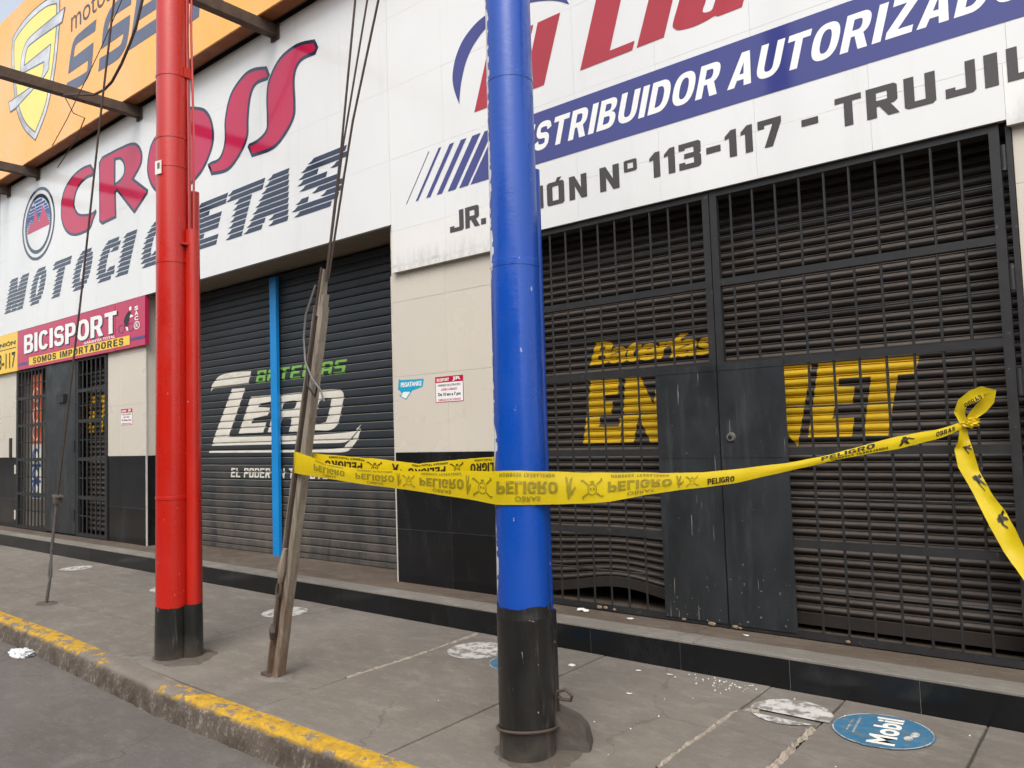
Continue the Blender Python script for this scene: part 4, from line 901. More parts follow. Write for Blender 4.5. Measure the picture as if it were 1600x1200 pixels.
for k, h in (('lE',()),('ll',()),('lL',()),('li',()),('ld',('ldh',))): onface(shape(k, 0, h), 4.4985, 'letter', M['redl'], lsn)
words('e', -1.02, -.68, 4.05, 4.50, 4.4985, M['redl'], lsn, .045, .25, name='letter'); words('r', -.62, -.32, 4.05, 4.50, 4.4985, M['redl'], lsn, .045, .25, name='letter')
zb, zt, sh = 3.353, 3.737, .74
bd = onface(([(-4.019, zb), (3.0, zb), (3.0, zt), (-4.019+sh*(zt-zb), zt)], [(0, 1, 2, 3)]), 4.4985, 'band', M['blue_letter'], lsn)
for a, b in ((-4.757, -4.748), (-4.64, -4.609), (-4.515, -4.466), (-4.392, -4.331), (-4.268, -4.181), (-4.141, -4.046)):
    onface(([(a, zb), (b, zb), (b+sh*(zt-zb), zt), (a+sh*(zt-zb), zt)], [(0, 1, 2, 3)]), 4.4985, 'stripe', M['blue_letter'], lsn)
onface(heavy_words('DISTRIBUIDOR', -3.627, -1.893, 3.452, 3.655, .27, .13), 4.4972, 'lettering', M['white_letter'], bd)
onface(heavy_words('AUTORIZADO', -1.881, -.279, 3.452, 3.655, .27, .13), 4.4972, 'lettering', M['white_letter'], bd)
za, zc = 3.017, 3.172
for ch, a, b, *zz in (('J',-4.248,-4.108),('R',-4.08,-3.945),('.',-3.915,-3.875,3.017,3.05),('U',-3.76,-3.62),('N',-3.57,-3.43),('I',-3.362,-3.318),('O',-3.273,-3.131),('N',-3.076,-2.938),('N',-2.819,-2.675),('o',-2.626,-2.537,3.105,3.172),('1',-2.432,-2.366),('1',-2.324,-2.258),('3',-2.219,-2.078),('-',-2.031,-1.947,3.075,3.102),('1',-1.907,-1.844),('1',-1.805,-1.743),('7',-1.698,-1.567),('-',-1.44,-1.357,3.08,3.107),('T',-1.251,-1.122),('R',-1.086,-.940),('U',-.896,-.757),('J',-.702,-.575),('I',-.526,-.478),('L',-.429,-.30),('L',-.25,-.12),('O',-.07,.06)):
    z0, z1 = zz if zz else (za, zc)
    k_ = (a+4.25)*.0095; onface(block(ch, a-.003, b+.003, z0+k_-.004, z1+k_+.004, bold=.0028), 4.4985, 'letter', M['inkgrey'], lsn)
onface(([(-3.20, 3.185), (-3.17, 3.185), (-3.145, 3.215), (-3.185, 3.215)], [(0, 1, 2, 3)]), 4.4985, 'letter', M['inkgrey'], lsn)
# ---- orange motorcycle sign above
osn = thing('shop_sign', 'large orange box sign with shield emblem and slate blue letters above the white boards', 'sign', (-9, 4.35, 5.6), 'sign boards on the building')
MB().box(-24, 2, 4.30, 4.44, 5.602, 8.13).build('box', M['orange_edge'], osn)
for i, (a, b) in enumerate(zip([-24, -20, -16, -14.4, -12.6, -10.8, -9.0, -7.2, -5.4, -3.6, -1.8], [-20, -16, -14.4, -12.6, -10.8, -9.0, -7.2, -5.4, -3.6, -1.8, 0])):
    MB().box(a+.001, b-.001, 4.281, 4.30, 5.604, 8.128).build('face_sheet', M['orange'], osn)
MB().box(-24, 2, 4.44, 4.50, 5.64, 5.78).build('support_rail', M['iron'], osn)
for k in ('s1', 's2', 'sE'): onface(shape(k), 4.2785, 'letter', M['slate'], osn)
for i, ch in enumerate('NDA'): onface(block({'N':'N','D':'D','A':'A'}[ch], -7.9+i*.9, -7.2+i*.9, 6.0, 7.0, .15), 4.2785, 'letter', M['slate'], osn)
words('motos', -11.02, -9.78, 7.02, 7.26, 4.2785, M['inkgrey'], osn, 0.0)
sh_ = onface(shape('shield'), 4.2788, 'emblem', M['inkgrey'], osn)
onface(shape('shield', -.02), 4.2780, 'emblem_border', M['silver'], sh_)
onface(shape('shield', -.10), 4.2772, 'emblem_line', M['inkgrey'], sh_)
onface(shape('shield', -.12), 4.2764, 'emblem_field', M['pale_yellow'], sh_)
onface(shape('ss', .02), 4.2756, 'emblem_letter_edge', M['slate'], sh_)
onface(shape('ss'), 4.2748, 'emblem_letter', M['silver'], sh_)
# ---- BICISPORT
bsn = thing('shop_sign', 'raspberry red BICISPORT sign over the narrow left door', 'sign', (-11.5, 4.5, 2.58), 'sign boards on the building')
MB().box(-13.54, -10.2, 4.494, 4.545, 2.603, 3.208).build('panel', M['magenta'], bsn)
MB().box(-10.196, -9.395, 4.497, 4.545, 2.606, 3.211).build('panel', M['magenta'], bsn)
onface(heavy_words('BICISPORT', -13.245, -10.12, 2.818, 3.103, 0, .09), 4.4925, 'lettering_shadow', M['ink'], bsn)
onface(heavy_words('BICISPORT', -13.27, -10.145, 2.834, 3.118, 0, .09), 4.4910, 'lettering', M['white_letter'], bsn)
yb = onface(([(-13.075, 2.643), (-9.79, 2.643), (-9.79, 2.76), (-13.075, 2.76)], [(0, 1, 2, 3)]), 4.4925, 'bar', M['sign_yellow'], bsn)
onface(heavy_words('SOMOS', -12.92, -12.06, 2.657, 2.747, 0, .2), 4.4912, 'lettering', M['ink'], yb); onface(heavy_words('IMPORTADORES', -11.92, -9.96, 2.657, 2.747, 0, .2), 4.4912, 'lettering', M['ink'], yb)
words('GARANTÍA TOTAL', -11.13, -10.19, 2.772, 2.815, 4.4925, M['white_letter'], bsn, .03, 0)
onface(([(-13.53, 2.665), (-13.09, 2.665), (-13.09, 2.705), (-13.53, 2.705)], [(0, 1, 2, 3)]), 4.4925, 'stripe', M['violet'], bsn)
onface(([(-9.77, 2.69), (-9.40, 2.69), (-9.40, 2.725), (-9.77, 2.725)], [(0, 1, 2, 3)]), 4.4925, 'stripe', M['violet'], bsn)
for i, ch in enumerate('SAC'): words(ch, -9.66, -9.56, 3.055-i*.063, 3.108-i*.063, 4.4925, M['white_letter'], bsn, .04)
onface(ring2d(-9.60, 2.865, .08, .05, .018, .012, 24), 4.4925, 'registered_mark', M['white_letter'], bsn); words('R', -9.63, -9.57, 2.842, 2.888, 4.4925, M['white_letter'], bsn, .03)
fig = onface(ring2d(-10.02, 2.865, .085, .055, .012, .008, 24), 4.4925, 'cyclist', M['violet'], bsn)
onface(ring2d(-9.77, 2.865, .085, .055, .012, .008, 24), 4.4925, 'wheel', M['violet'], fig)
for pts, mt in (([(-9.93, 2.90), (-9.86, 2.88), (-9.80, 2.99), (-9.76, 3.05), (-9.82, 3.07), (-9.90, 3.02), (-9.95, 2.96)], 'ink'), ([(-9.80, 3.075), (-9.75, 3.07), (-9.73, 3.10), (-9.76, 3.125), (-9.80, 3.11)], 'white_letter'), ([(-9.79, 2.98), (-9.70, 2.985), (-9.69, 3.0), (-9.77, 3.02)], 'white_letter'), ([(-9.90, 2.875), (-9.84, 2.87), (-9.82, 2.83), (-9.86, 2.82)], 'white_letter')):
    onface(fill([pts]), 4.4918, 'rider', M[mt], fig)
# ---- yellow address sign at the left
ys = thing('shop_sign', 'yellow address sign ending in 3-117 at the left edge', 'sign', (-14.3, 4.5, 2.6), 'sign boards on the building')
MB().box(-15.4, -13.55, 4.493, 4.545, 2.60, 3.21).build('panel', M['sign_yellow'], ys)
words('113-117', -14.62, -13.63, 2.66, 2.91, 4.4915, M['ink'], ys, .02)
words('JR. UNIÓN', -14.9, -13.63, 3.0, 3.10, 4.4915, M['ink'], ys, .03)
onface(([(-15.1, 2.965), (-13.61, 2.965), (-13.61, 2.977), (-15.1, 2.977)], [(0, 1, 2, 3)]), 4.4915, 'rule', M['ink'], ys)

# ================================================================== NOTICES ON THE PIERS
YN = Y_PIL-.0012
def notice(label, x0, x1, z0, z1):
    t = thing('notice', label, 'notice', ((x0+x1)/2, YN, z0), 'opening hours notices'); w = x1-x0; h = z1-z0
    onface(([(x0, z0), (x1, z0), (x1, z1), (x0, z1)], [(0, 1, 2, 3)]), YN, 'edge', M['crimson'], t)
    onface(([(x0+.006, z0+.006), (x1-.006, z0+.006), (x1-.006, z1-.05), (x0+.006, z1-.05)], [(0, 1, 2, 3)]), YN-.0008, 'sheet', M['white_letter'], t)
    words('BICISPORT', x0+.02, x0+w*.5, z1-.04, z1-.014, YN-.0016, M['white_letter'], t, .04)
    words('JR', x0+w*.62, x0+w*.92, z1-.042, z1-.008, YN-.0016, M['white_letter'], t, .03)
    for s, f, mt, b in (('HORARIO DE ATENCIÓN', .66, 'ink', .02), ('LUNES A SÁBADO', .5, 'crimson', .03), ('De 10 am a 7 pm', .26, 'ink', .04), ('DOMINGOS NO HAY ATENCIÓN', .1, 'crimson', .02)):
        words(s, x0+w*(.1 if len(s) != 14 else .22), x1-w*(.1 if len(s) != 14 else .22), z0+h*f-.01, z0+h*f+(.013 if 'am' not in s else .024), YN-.0016, M[mt], t, b)
notice('white and red opening hours notice on the pier beside the blue pole', -4.516, -4.203, 1.657, 1.868)
notice('small white opening hours notice on the pier left of the red pole', -10.16, -9.845, 1.645, 1.85)
pk = thing('sticker', 'small bright blue PEGATANKE sticker on the beige pier', 'sticker', (-4.81, YN, 1.7))
onface(fill([[(-4.965, 1.79), (-4.945, 1.785), (-4.915, 1.755), (-4.955, 1.74), (-4.87, 1.70), (-4.79, 1.775), (-4.665, 1.80), (-4.648, 1.865), (-4.93, 1.872), (-4.945, 1.885), (-4.955, 1.868)]]), YN, 'sheet', M['cyan'], pk)
words('PEGATANKE', -4.93, -4.675, 1.81, 1.85, YN-.0008, M['white_letter'], pk, .04, .1)
onface(fill([[(-4.93, 1.735), (-4.87, 1.71), (-4.815, 1.765), (-4.90, 1.77)]]), YN-.0008, 'drop', M['white_letter'], pk)
sw = thing('wall_switch', 'small dark metal switch plate on the far left pier', 'switch', (-13.95, Y_PIL, 1.25))
MB().cbox((-13.95, Y_PIL-.012, 1.40), (.035, .012, .16), .004).build('plate', M['gate'], sw)
MB().box(-13.965, -13.935, Y_PIL-.032, Y_PIL-.024, 1.37, 1.43).build('toggle', M['steel'], sw)

# ================================================================== POLES
def lathe(cx, cy, prof, lean=(0, 0), n=28):
    mb = MB()
    for (r, z) in prof:
        for k in range(n):
            w = 2*math.pi*k/n; mb.v.append((cx+lean[0]*z+r*math.cos(w), cy+lean[1]*z+r*math.sin(w), z))
    for i in range(len(prof)-1):
        for k in range(n):
            q = (k+1) % n; mb.f.append((i*n+k, i*n+q, (i+1)*n+q, (i+1)*n+k))
    mb.f.append(tuple((len(prof)-1)*n+k for k in range(n)))
    return mb
LEAN = (.0046, .0037)
rp = thing('utility_pole', 'tall red painted pole with black base', 'pole', (-5.05, 2.59, 0), 'painted street poles')
def ringed(r0, r1, z0, z1, rings, w=.02, up=.0035):
    pr = [(r0, z0)]
    rr = lambda z: r0+(r1-r0)*(z-z0)/(z1-z0)
    for z in rings: pr += [(rr(z-w), z-w), (rr(z)+up, z-w+.001), (rr(z)+up, z), (rr(z), z+.002)]
    return pr+[(r1, z1)]
def ragged_base(cx_, cy_, prof, seed, n=56):
    mb = lathe(cx_, cy_, prof, LEAN, n); q = random.Random(seed); w = 0.; top = (len(prof)-1)*n; f0 = mb.f.pop()
    for k in range(n):
        w = w*.7+q.uniform(-.006, .006); x, y, z = mb.v[top+k]; mb.v[top+k] = (x, y, z+w*(1 if k < n-6 else (n-k)/6))
    return mb
ragged_base(-5.05, 2.59, [(.110, -.03), (.109, .1), (.1075, .25), (.1062, .33)], 2).build('base', M['black_base'], rp, True)
lathe(-5.05, 2.59, ringed(.104, .102, .20, 8.5, [1.05, 2.62, 3.27, 3.47, 3.9, 5.0, 6.2]), LEAN).build('shaft', M['red_pole'], rp, True)
cx, cy = -4.938, 2.678
pp = MB().tube([(cx, cy, .28), (cx+.008, cy+.006, 2.83)], .046, 16).build('conduit', M['red_pipe'], rp, True)
hull = []
for i in range(41):
    w_ = R(-120)+R(240)*i/40; wx, wy = math.cos(w_+R(38)), math.sin(w_+R(38)); hull.append((cx-.01+.062*wx, cy-.004+.066*wy))
mb = MB().grid([[(x-(x-cx)*.04*k, y-(y-cy)*.04*k, z) for x, y in hull] for k, z in ((0, -.02), (.5, .2), (1, .345))]); mb.f.append(tuple(82+i for i in range(41)))
mb.build('conduit_foot', M['black_base'], rp, True)
MB().tube([(cx-.072, cy+.062, .0), (cx-.066, cy+.058, 3.12)], .036, 16).build('conduit', M['red_pipe'], rp, True)
for z in (2.72,): MB().box(-5.0, cx+.03, 2.60, 2.665, z, z+.014).build('bracket', M['red_pipe'], rp)
MB().box(-4.965, -4.925, 2.63, 2.68, 3.88, 3.95).build('bracket', M['red_pipe'], rp)
for i, (dx, dy) in enumerate(((-.012, .0), (.012, .012), (.0, -.014))):
    MB().tube([(cx+dx, cy+dy, 2.80), (cx+dx+.006+.008*math.sin(i*2), cy+dy, 3.4), (cx+dx-.004, cy+dy-.004, 4.2), (cx+dx+.012, cy+dy, 5.2), (cx+dx, cy+dy, 8)], .0075, 6).build('cable', M['red_pipe'], rp, True)
MB().tube([(cx-.072, cy+.062, -.02), (cx-.072, cy+.062, .28)], .038, 16).build('conduit_foot', M['black_base'], rp, True)
tg = MB().box(-.03, .03, -.003, .003, -.045, .045).mesh('tag_plate', M['paper'])
to = link('tag_plate', tg, rp, (-5.05+.015+.019, 2.59+.012-.108, 3.24)); to.rotation_euler = (0, 0, R(9.7))
b2 = link('tag_print', MB().box(-.006, .018, -.0045, -.0032, -.01, .03).mesh('tag_print', M['steel']), rp, tuple(to.location)); b2.rotation_euler = (0, 0, R(9.7))

bp = thing('utility_pole', 'tall blue painted pole with black base, wrapped by the yellow tape', 'pole', (-2.19, 2.716, 0), 'painted street poles')
ragged_base(-2.19, 2.716, [(.1225, -.03), (.1218, .3), (.1208, .583), (.1238, .592), (.1232, .60), (.1202, .61), (.1196, .643)], 3).build('base', M['black_base'], bp, True)
lathe(-2.19, 2.716, ringed(.1182, .078, .50, 8.5, [2.165, 3.02, 4.6, 6.0], .03, .002), LEAN).build('shaft', M['blue_pole'], bp, True)
MB().tube([(-2.141, 2.820, .6), (-2.130, 2.818, 2.60)], .032, 14).build('conduit', M['blue_pipe'], bp, True)
MB().tube([(-2.133, 2.824, -.02), (-2.133, 2.824, .602)], .036, 14).build('conduit_foot', M['black_base'], bp, True)
# tie wire round the base, bent up into an eye
tw = thing('tie_wire', 'dark wire looped round the black foot of the blue pole', 'wire', (-2.19, 2.716, .12))
pts = []
for i in range(33):
    w = R(105)+R(335)*i/32; pts.append((-2.189+.132*math.cos(w), 2.717+.132*math.sin(w), .115+.02*math.cos(w+.9)))
MB().tube(pts, .0065, 6).build('hoop', M['iron'], tw, True)
ey = [(-2.115, 2.80, .10), (-2.085, 2.79, .22), (-2.06, 2.775, .27), (-2.02, 2.775, .285), (-1.995, 2.79, .262), (-2.01, 2.80, .235), (-2.05, 2.79, .235), (-2.075, 2.785, .25)]
MB().tube(ey, .0075, 6).build('eye', M['iron'], tw, True)
# lump of concrete against the pole: broken block with a sloping top
b = bmesh.new(); bmesh.ops.create_cube(b, size=1.0); bmesh.ops.subdivide_edges(b, edges=b.edges[:], cuts=4, use_grid_fill=True)
from mathutils import noise as mnoise
for v in b.verts:
    x, y, z = v.co; h = .195-.085*(x+.5)-.02*y
    rd = 1-.05*(abs(x)*2)**6*(abs(z)*2)**6-.05*(abs(y)*2)**6*(abs(x)*2)**6
    p = Vector((x*.175*rd, y*.15*rd, (z+.5)*h*rd*.95)); p.x += (z+.5)*-.022; v.co = p+Vector(mnoise.noise_vector(p*9))*.007+Vector(mnoise.noise_vector(p*45))*.003
    if z < -.49: v.co.z = -.01
me = bpy.data.meshes.new('block'); b.to_mesh(me); b.free(); me.materials.append(M['concrete_block'])
cb = link('concrete_footing', me, None, (-2.075, 2.895, 0)); cb.rotation_euler = (0, 0, R(28)); tag(cb, 'rough grey concrete lump against the foot of the blue pole', 'footing')

# ================================================================== GUY WIRE AND GUARD
gd = thing('wire_guard', 'leaning weathered steel channel guard over a guy wire between the two poles', 'wire guard', (-4.105, 2.73, 0))
P0 = Vector((-4.105, 2.73, -.01)); P1 = Vector((-3.575, 2.73, 2.25)); D_ = (P1-P0).normalized(); W_ = D_.cross(Vector((0, 1, 0))).normalized(); Y_ = Vector((0, 1, 0))
if W_.x < 0: W_ = -W_
def channel(pr, a, b, k0=1., k1=1., mat='guard', name='channel', n=14, parent=None):
    mb = MB(); rows = []; rr = random.Random(4)
    for i in range(n+1):
        t = i/n; c = P0+D_*(a+(b-a)*t); k = k0+(k1-k0)*t
        rows.append([tuple(c+W_*(w*k+rr.uniform(-.0012, .0012))+Y_*(y*k+rr.uniform(-.0012, .0012))) for w, y in pr+pr[:1]])
    mb.grid(rows); mb.f = [q[::-1] for q in mb.f]
    m = len(pr)+1; mb.f.append(tuple(range(n*m, n*m+m-1)))
    return mb.build(name, M[mat], parent or gd)
LEN = (P1-P0).length
PR = [(-.052, .03), (-.052, -.032), (-.040, -.036), (-.036, .006), (-.004, .008), (.002, -.024), (.010, -.030), (.046, -.032), (.052, -.026), (.052, .03)]
ch = channel(PR, 0, LEN*.955, 1.0, .78, n=22)
channel([(-.034, .012), (-.034, -.006), (-.026, -.012), (-.016, -.004), (-.008, -.010), (-.004, -.004), (-.004, .012)], .02, LEN*.95, 1.0, .78, 'guard_groove', 'groove_liner', 16)
channel([(-.046, .024), (-.046, -.022), (-.02, -.03), (.006, -.026), (.008, .024)], LEN*.93, LEN*1.045, .85, .7, name='cap', n=4)
channel([(.010, .02), (.010, -.024), (.044, -.028), (.046, .02)], LEN*.90, LEN*.985, .8, .78, name='lip', n=3)
channel([(-.075, .05), (-.075, -.05), (.07, -.05), (.07, .05)], .0, .022, 1., 1., 'iron', 'foot_plate', 1)
def gp(a, w, y): return tuple(P0+D_*a+W_*w+Y_*y)
MB().tube([gp(.28, -.005, -.045), gp(.42, -.006, -.048), gp(.52, -.004, -.046)], .011, 8).build('anchor_rod', M['iron'], gd, True)
lp = [gp(.52+.045*math.sin(R(t))+.03, .02*math.cos(R(t))-.004, -.05) for t in range(-90, 271, 30)]
MB().tube(lp, .008, 6).build('shackle', M['iron'], gd, True)
MB().box(-.02, .02, -.012, .012, -.06, .06)
MB().tube([gp(.60, -.002, -.045), gp(.68, .0, -.05), gp(.80, .004, -.044)], [.014, .026, .012], 8).build('clamp', M['guard'], gd, True)
MB().tube([gp(.25, -.012, -.048), gp(.30, -.004, -.056), gp(.34, -.016, -.048)], [.012, .022, .014], 8).build('nut', M['iron'], gd, True)
MB().tube([gp(.80, -.012, -.03), gp(1.3, -.020, -.027), gp(1.9, -.018, -.027), (-3.556, 2.70, 2.36)], .006, 6).build('stay_rod', M['wire'], gd, True)
lw = [(-3.585, 2.68, 2.26), (-3.66, 2.665, 2.10), (-3.675, 2.66, 1.97), (-3.665, 2.66, 1.83), (-3.59, 2.65, 1.73), (-3.52, 2.655, 1.66), (-3.50, 2.66, 1.60)]
MB().tube(lw, .006, 6).build('loose_wire', M['steel'], gd, True)
MB().tube([(-3.66, 2.67, 1.80), (-3.63, 2.645, 1.70), (-3.58, 2.66, 1.63), (-3.57, 2.67, 1.70)], .007, 6).build('tie', M['ink'], gd, True)
def wire(label, pts, r, mat='wire', group='guy wires and cables'):
    o = MB().tube(pts, r, 6).build('cable', M[mat], None, True); return tag(o, label, 'cable', group)
wire('leftmost of three guy wires rising from the leaning guard', [(-3.555, 2.73, 2.30), (-3.40, 2.73, 3.0), (-3.252, 2.73, 3.81), (-2.75, 2.73, 6.6)], .0065)
wire('middle one of three guy wires rising from the leaning guard', [(-3.548, 2.725, 2.28), (-3.375, 2.725, 3.02), (-3.145, 2.725, 3.77), (-2.4, 2.725, 6.4)], .0055)
wire('rightmost of three guy wires rising from the leaning guard', [(-3.54, 2.735, 2.30), (-3.385, 2.735, 2.85), (-3.30, 2.735, 3.14), (-3.068, 2.735, 3.74), (-2.2, 2.735, 6.2)], .0065)
# thin anchor rod with its wire further left
ar = thing('anchor_rod', 'thin steel anchor rod and guy wire rising from the pavement at left', 'anchor rod', (-7.77, 2.82, 0))
MB().tube([(-7.775, 2.82, -.02), (-7.70, 2.82, .20)], .014, 8).build('rod', M['steel'], ar, True)
MB().tube([(-7.70, 2.82, .19), (-7.72, 2.82, .27), (-7.67, 2.82, .40), (-7.65, 2.82, .52), (-7.66, 2.82, .40), (-7.66, 2.82, .27), (-7.70, 2.82, .19)], .009, 6).build('eye', M['steel'], ar, True)
MB().tube([(-7.655, 2.82, .48), (-7.54, 2.82, .95)], .013, 8).build('rod', M['steel'], ar, True)
MB().box(-7.60, -7.45, 2.80, 2.84, .955, .975).build('clamp', M['steel'], ar); MB().box(-7.55, -7.50, 2.79, 2.85, .90, .955).build('clamp', M['iron'], ar)
MB().tube([(-7.53, 2.82, .96), (-7.039, 2.82, 2.70), (-6.687, 2.82, 4.07), (-6.41, 2.82, 5.07), (-5.6, 2.82, 8.0)], .0085, 6).build('guy_wire', M['wire'], ar, True)
wire('thick drooping cable hung over the beam in front of the orange sign', [(-7.2, 3.6, 6.6), (-7.52, 3.6, 5.9), (-7.68, 3.6, 5.63), (-7.82, 3.6, 5.49), (-8.01, 3.6, 5.34), (-8.23, 3.6, 5.22), (-8.41, 3.6, 5.19), (-8.65, 3.6, 5.21), (-9.5, 3.6, 5.46)], .014)
wire('frayed cable end dangling below the beam at upper left', [(-9.48, 3.6, 5.47), (-9.2, 3.6, 5.16), (-8.9, 3.6, 5.02), (-9.11, 3.6, 4.85), (-9.64, 3.6, 4.64)], .006)
wire('thin slanting wire across the orange sign', [(-6.0, 3.0, 5.75), (-6.61, 3.0, 5.29), (-7.05, 3.0, 4.98), (-7.81, 3.0, 4.52), (-8.16, 3.0, 4.35)], .004)

# ================================================================== DANGER TAPE
from mathutils import noise as mn
def rib(st, t):
    for a, b in zip(st, st[1:]):
        if a[0] <= t <= b[0]+1e-9:
            k = (t-a[0])/(b[0]-a[0]); q = [a[i]+(b[i]-a[i])*k for i in range(1, 7)]; break
    else: q = list(st[-1][1:]) if t > .5 else list(st[0][1:])
    return Vector(q[:3]), Vector(q[3:])
def rib_pt(st, t, v, lift=0., belly=.006):
    a, b = rib(st, t); p = a.lerp(b, v); toc = (cam.matrix_world.translation-p); toc.z = 0; toc.normalize()
    cr = .0035*mn.noise(Vector((t*34, v*1.6, 3.1)))+.002*mn.noise(Vector((t*90+v*6, v*3, 7.7)))
    return p + toc*(lift+belly*math.sin(math.pi*v)+cr) + Vector((0, 0, .004*mn.noise(Vector((t*22, v*.5, 1.3)))))
def ribbon(st, name, parent, n=90, belly=.006, nv=5):
    rows = [[tuple(rib_pt(st, i/n, k/nv, 0, belly)) for k in range(nv+1)] for i in range(n+1)]
    m = MB().grid(rows); return m.build(name, M['tape'], parent, True)
def on_tape(vf, st, t0, t1, v0, v1, mode, mat, name, parent, belly=.006):
    mb = MB()
    for a, b in vf[0]:
        if mode == 'flip': t, v = t0+a*(t1-t0), v0+b*(v1-v0)
        elif mode == 'turn': t, v = t1-a*(t1-t0), v0+b*(v1-v0)
        else: t, v = t0+a*(t1-t0), v1-b*(v1-v0)
        mb.v.append(tuple(rib_pt(st, t, v, .004, belly)))
    mb.f = list(vf[1]); return mb.build(name, M[mat], parent)
tp = thing('danger_tape', 'yellow danger tape stretched from the leaning guard past the blue pole to the gate', 'tape', (-2.2, 2.6, 1.1))
fr = ribbon(TAPE_FRONT, 'front_strand', tp); bk = ribbon(TAPE_BACK, 'back_strand', tp, 40)
# wrap round the guard
rows = []
for i in range(13):
    w = math.pi*i/12; a0, b0 = rib(TAPE_FRONT, 0); a1, b1 = rib(TAPE_BACK, 0)
    c = (a0+a1)/2; hx = (a0-a1)/2
    rows.append([tuple(c+hx*math.cos(w)+Vector((-.05*math.sin(w), 0, 0))-Vector((0, 0, k*.12))) for k in (0, .33, .66, 1)])
MB().grid(rows).build('guard_wrap', M['tape'], tp, True)
# skull and crossbones, digging worker
def skull():
    v = []; f = []
    def add(vf):
        n = len(v); v.extend(vf[0]); f.extend(tuple(n+i for i in q) for q in vf[1])
    add(ring2d(.5, .55, .2, .3, .03, .045, 16)); add(disc2d(.43, .52, .045, .06, 8)); add(disc2d(.57, .52, .045, .06, 8))
    for (x0, z0, x1, z1) in ((.08, .08, .32, .32), (.92, .08, .68, .32), (.08, .95, .32, .75), (.92, .95, .68, .75)):
        dx, dz = x1-x0, z1-z0; L = math.hypot(dx, dz); nx, nz = -dz/L*.035, dx/L*.035
        add(([(x0+nx, z0+nz), (x0-nx, z0-nz), (x1-nx, z1-nz), (x1+nx, z1+nz)], [(0, 1, 2, 3)]))
        add(disc2d(x0+nx*1.6, z0+nz*1.6-.0, .035, .05, 6))
    add(([(.43, .13), (.57, .13), (.57, .21), (.43, .21)], [(0, 1, 2, 3)]))
    return v, f
def worker():
    return fill([[(.2, 0), (.35, 0), (.45, .35), (.6, .05), (.75, .0), (.62, .45), (.7, .62), (.95, .4), (1, .48), (.72, .78), (.6, .8), (.55, .98), (.4, .98), (.38, .8), (.3, .6), (.33, .4)]])
SK, WK = skull(), worker()
for t0, t1 in ((.026, .072), (.088, .146), (.184, .250), (.299, .391), (.466, .562)):
    on_tape(heavy_unit('PELIGRO'), TAPE_FRONT, t0, t1, .30, .66, 'flip', 'tape_ink', 'print', fr)
    on_tape(text2d('OBRAS', .01), TAPE_FRONT, t0+(t1-t0)*.3, t1-(t1-t0)*.28, .74, .89, 'flip', 'tape_ink', 'print', fr)
    on_tape(heavy_unit('HOMBRES TRABAJANDO', .25), TAPE_FRONT, t0+(t1-t0)*.05, t1-(t1-t0)*.05, .06, .16, 'flip', 'tape_ink', 'print', fr)
for t0, t1 in ((.158, .178), (.262, .294), (.425, .460), (.582, .602)): on_tape(SK, TAPE_FRONT, t0, t1, .18, .84, 'flip', 'tape_ink', 'print', fr)
for t0, t1 in ((.148, .157), (.251, .261), (.398, .418), (.565, .580)): on_tape(WK, TAPE_FRONT, t0, t1, .15, .85, 'flip', 'tape_ink', 'print', fr)
on_tape(heavy_unit('PELIGRO'), TAPE_FRONT, .615, .655, .45, .85, 'up', 'tape_black', 'print', fr)
on_tape(heavy_unit('PELIGRO'), TAPE_FRONT, .785, .865, .08, .55, 'up', 'tape_black', 'print', fr)
on_tape(heavy_unit('HOMBRES TRABAJANDO', .25), TAPE_FRONT, .80, .885, .68, .88, 'up', 'tape_black', 'print', fr)
on_tape(heavy_unit('OBRAS', .15), TAPE_FRONT, .957, .985, .25, .75, 'up', 'tape_black', 'print', fr)
on_tape(WK, TAPE_FRONT, .895, .925, .1, .8, 'up', 'tape_black', 'print', fr)
for t0, t1 in ((.10, .28), (.50, .68), (.80, .96)):
    on_tape(heavy_unit('PELIGRO'), TAPE_BACK, t0, t1, .30, .80, 'turn', 'tape_black', 'print', bk)
    on_tape(heavy_unit('HOMBRES TRABAJANDO', .25), TAPE_BACK, t0+.02, t1+.01, .07, .18, 'turn', 'tape_black', 'print', bk)
for t0, t1 in ((.30, .38), (.70, .77)): on_tape(SK, TAPE_BACK, t0, t1, .15, .85, 'flip', 'tape_black', 'print', bk)
for t0, t1 in ((.41, .47),): on_tape(WK, TAPE_BACK, t0, t1, .15, .85, 'flip', 'tape_black', 'print', bk)
tl = ribbon(TAPE_TAIL, 'tail', tp, 40, -.012)
for t0, t1 in ((.2, .32), (.42, .55), (.66, .8)): on_tape(WK, TAPE_TAIL, t0, t1, .45, .95, 'up', 'tape_black', 'print', tl, -.012)
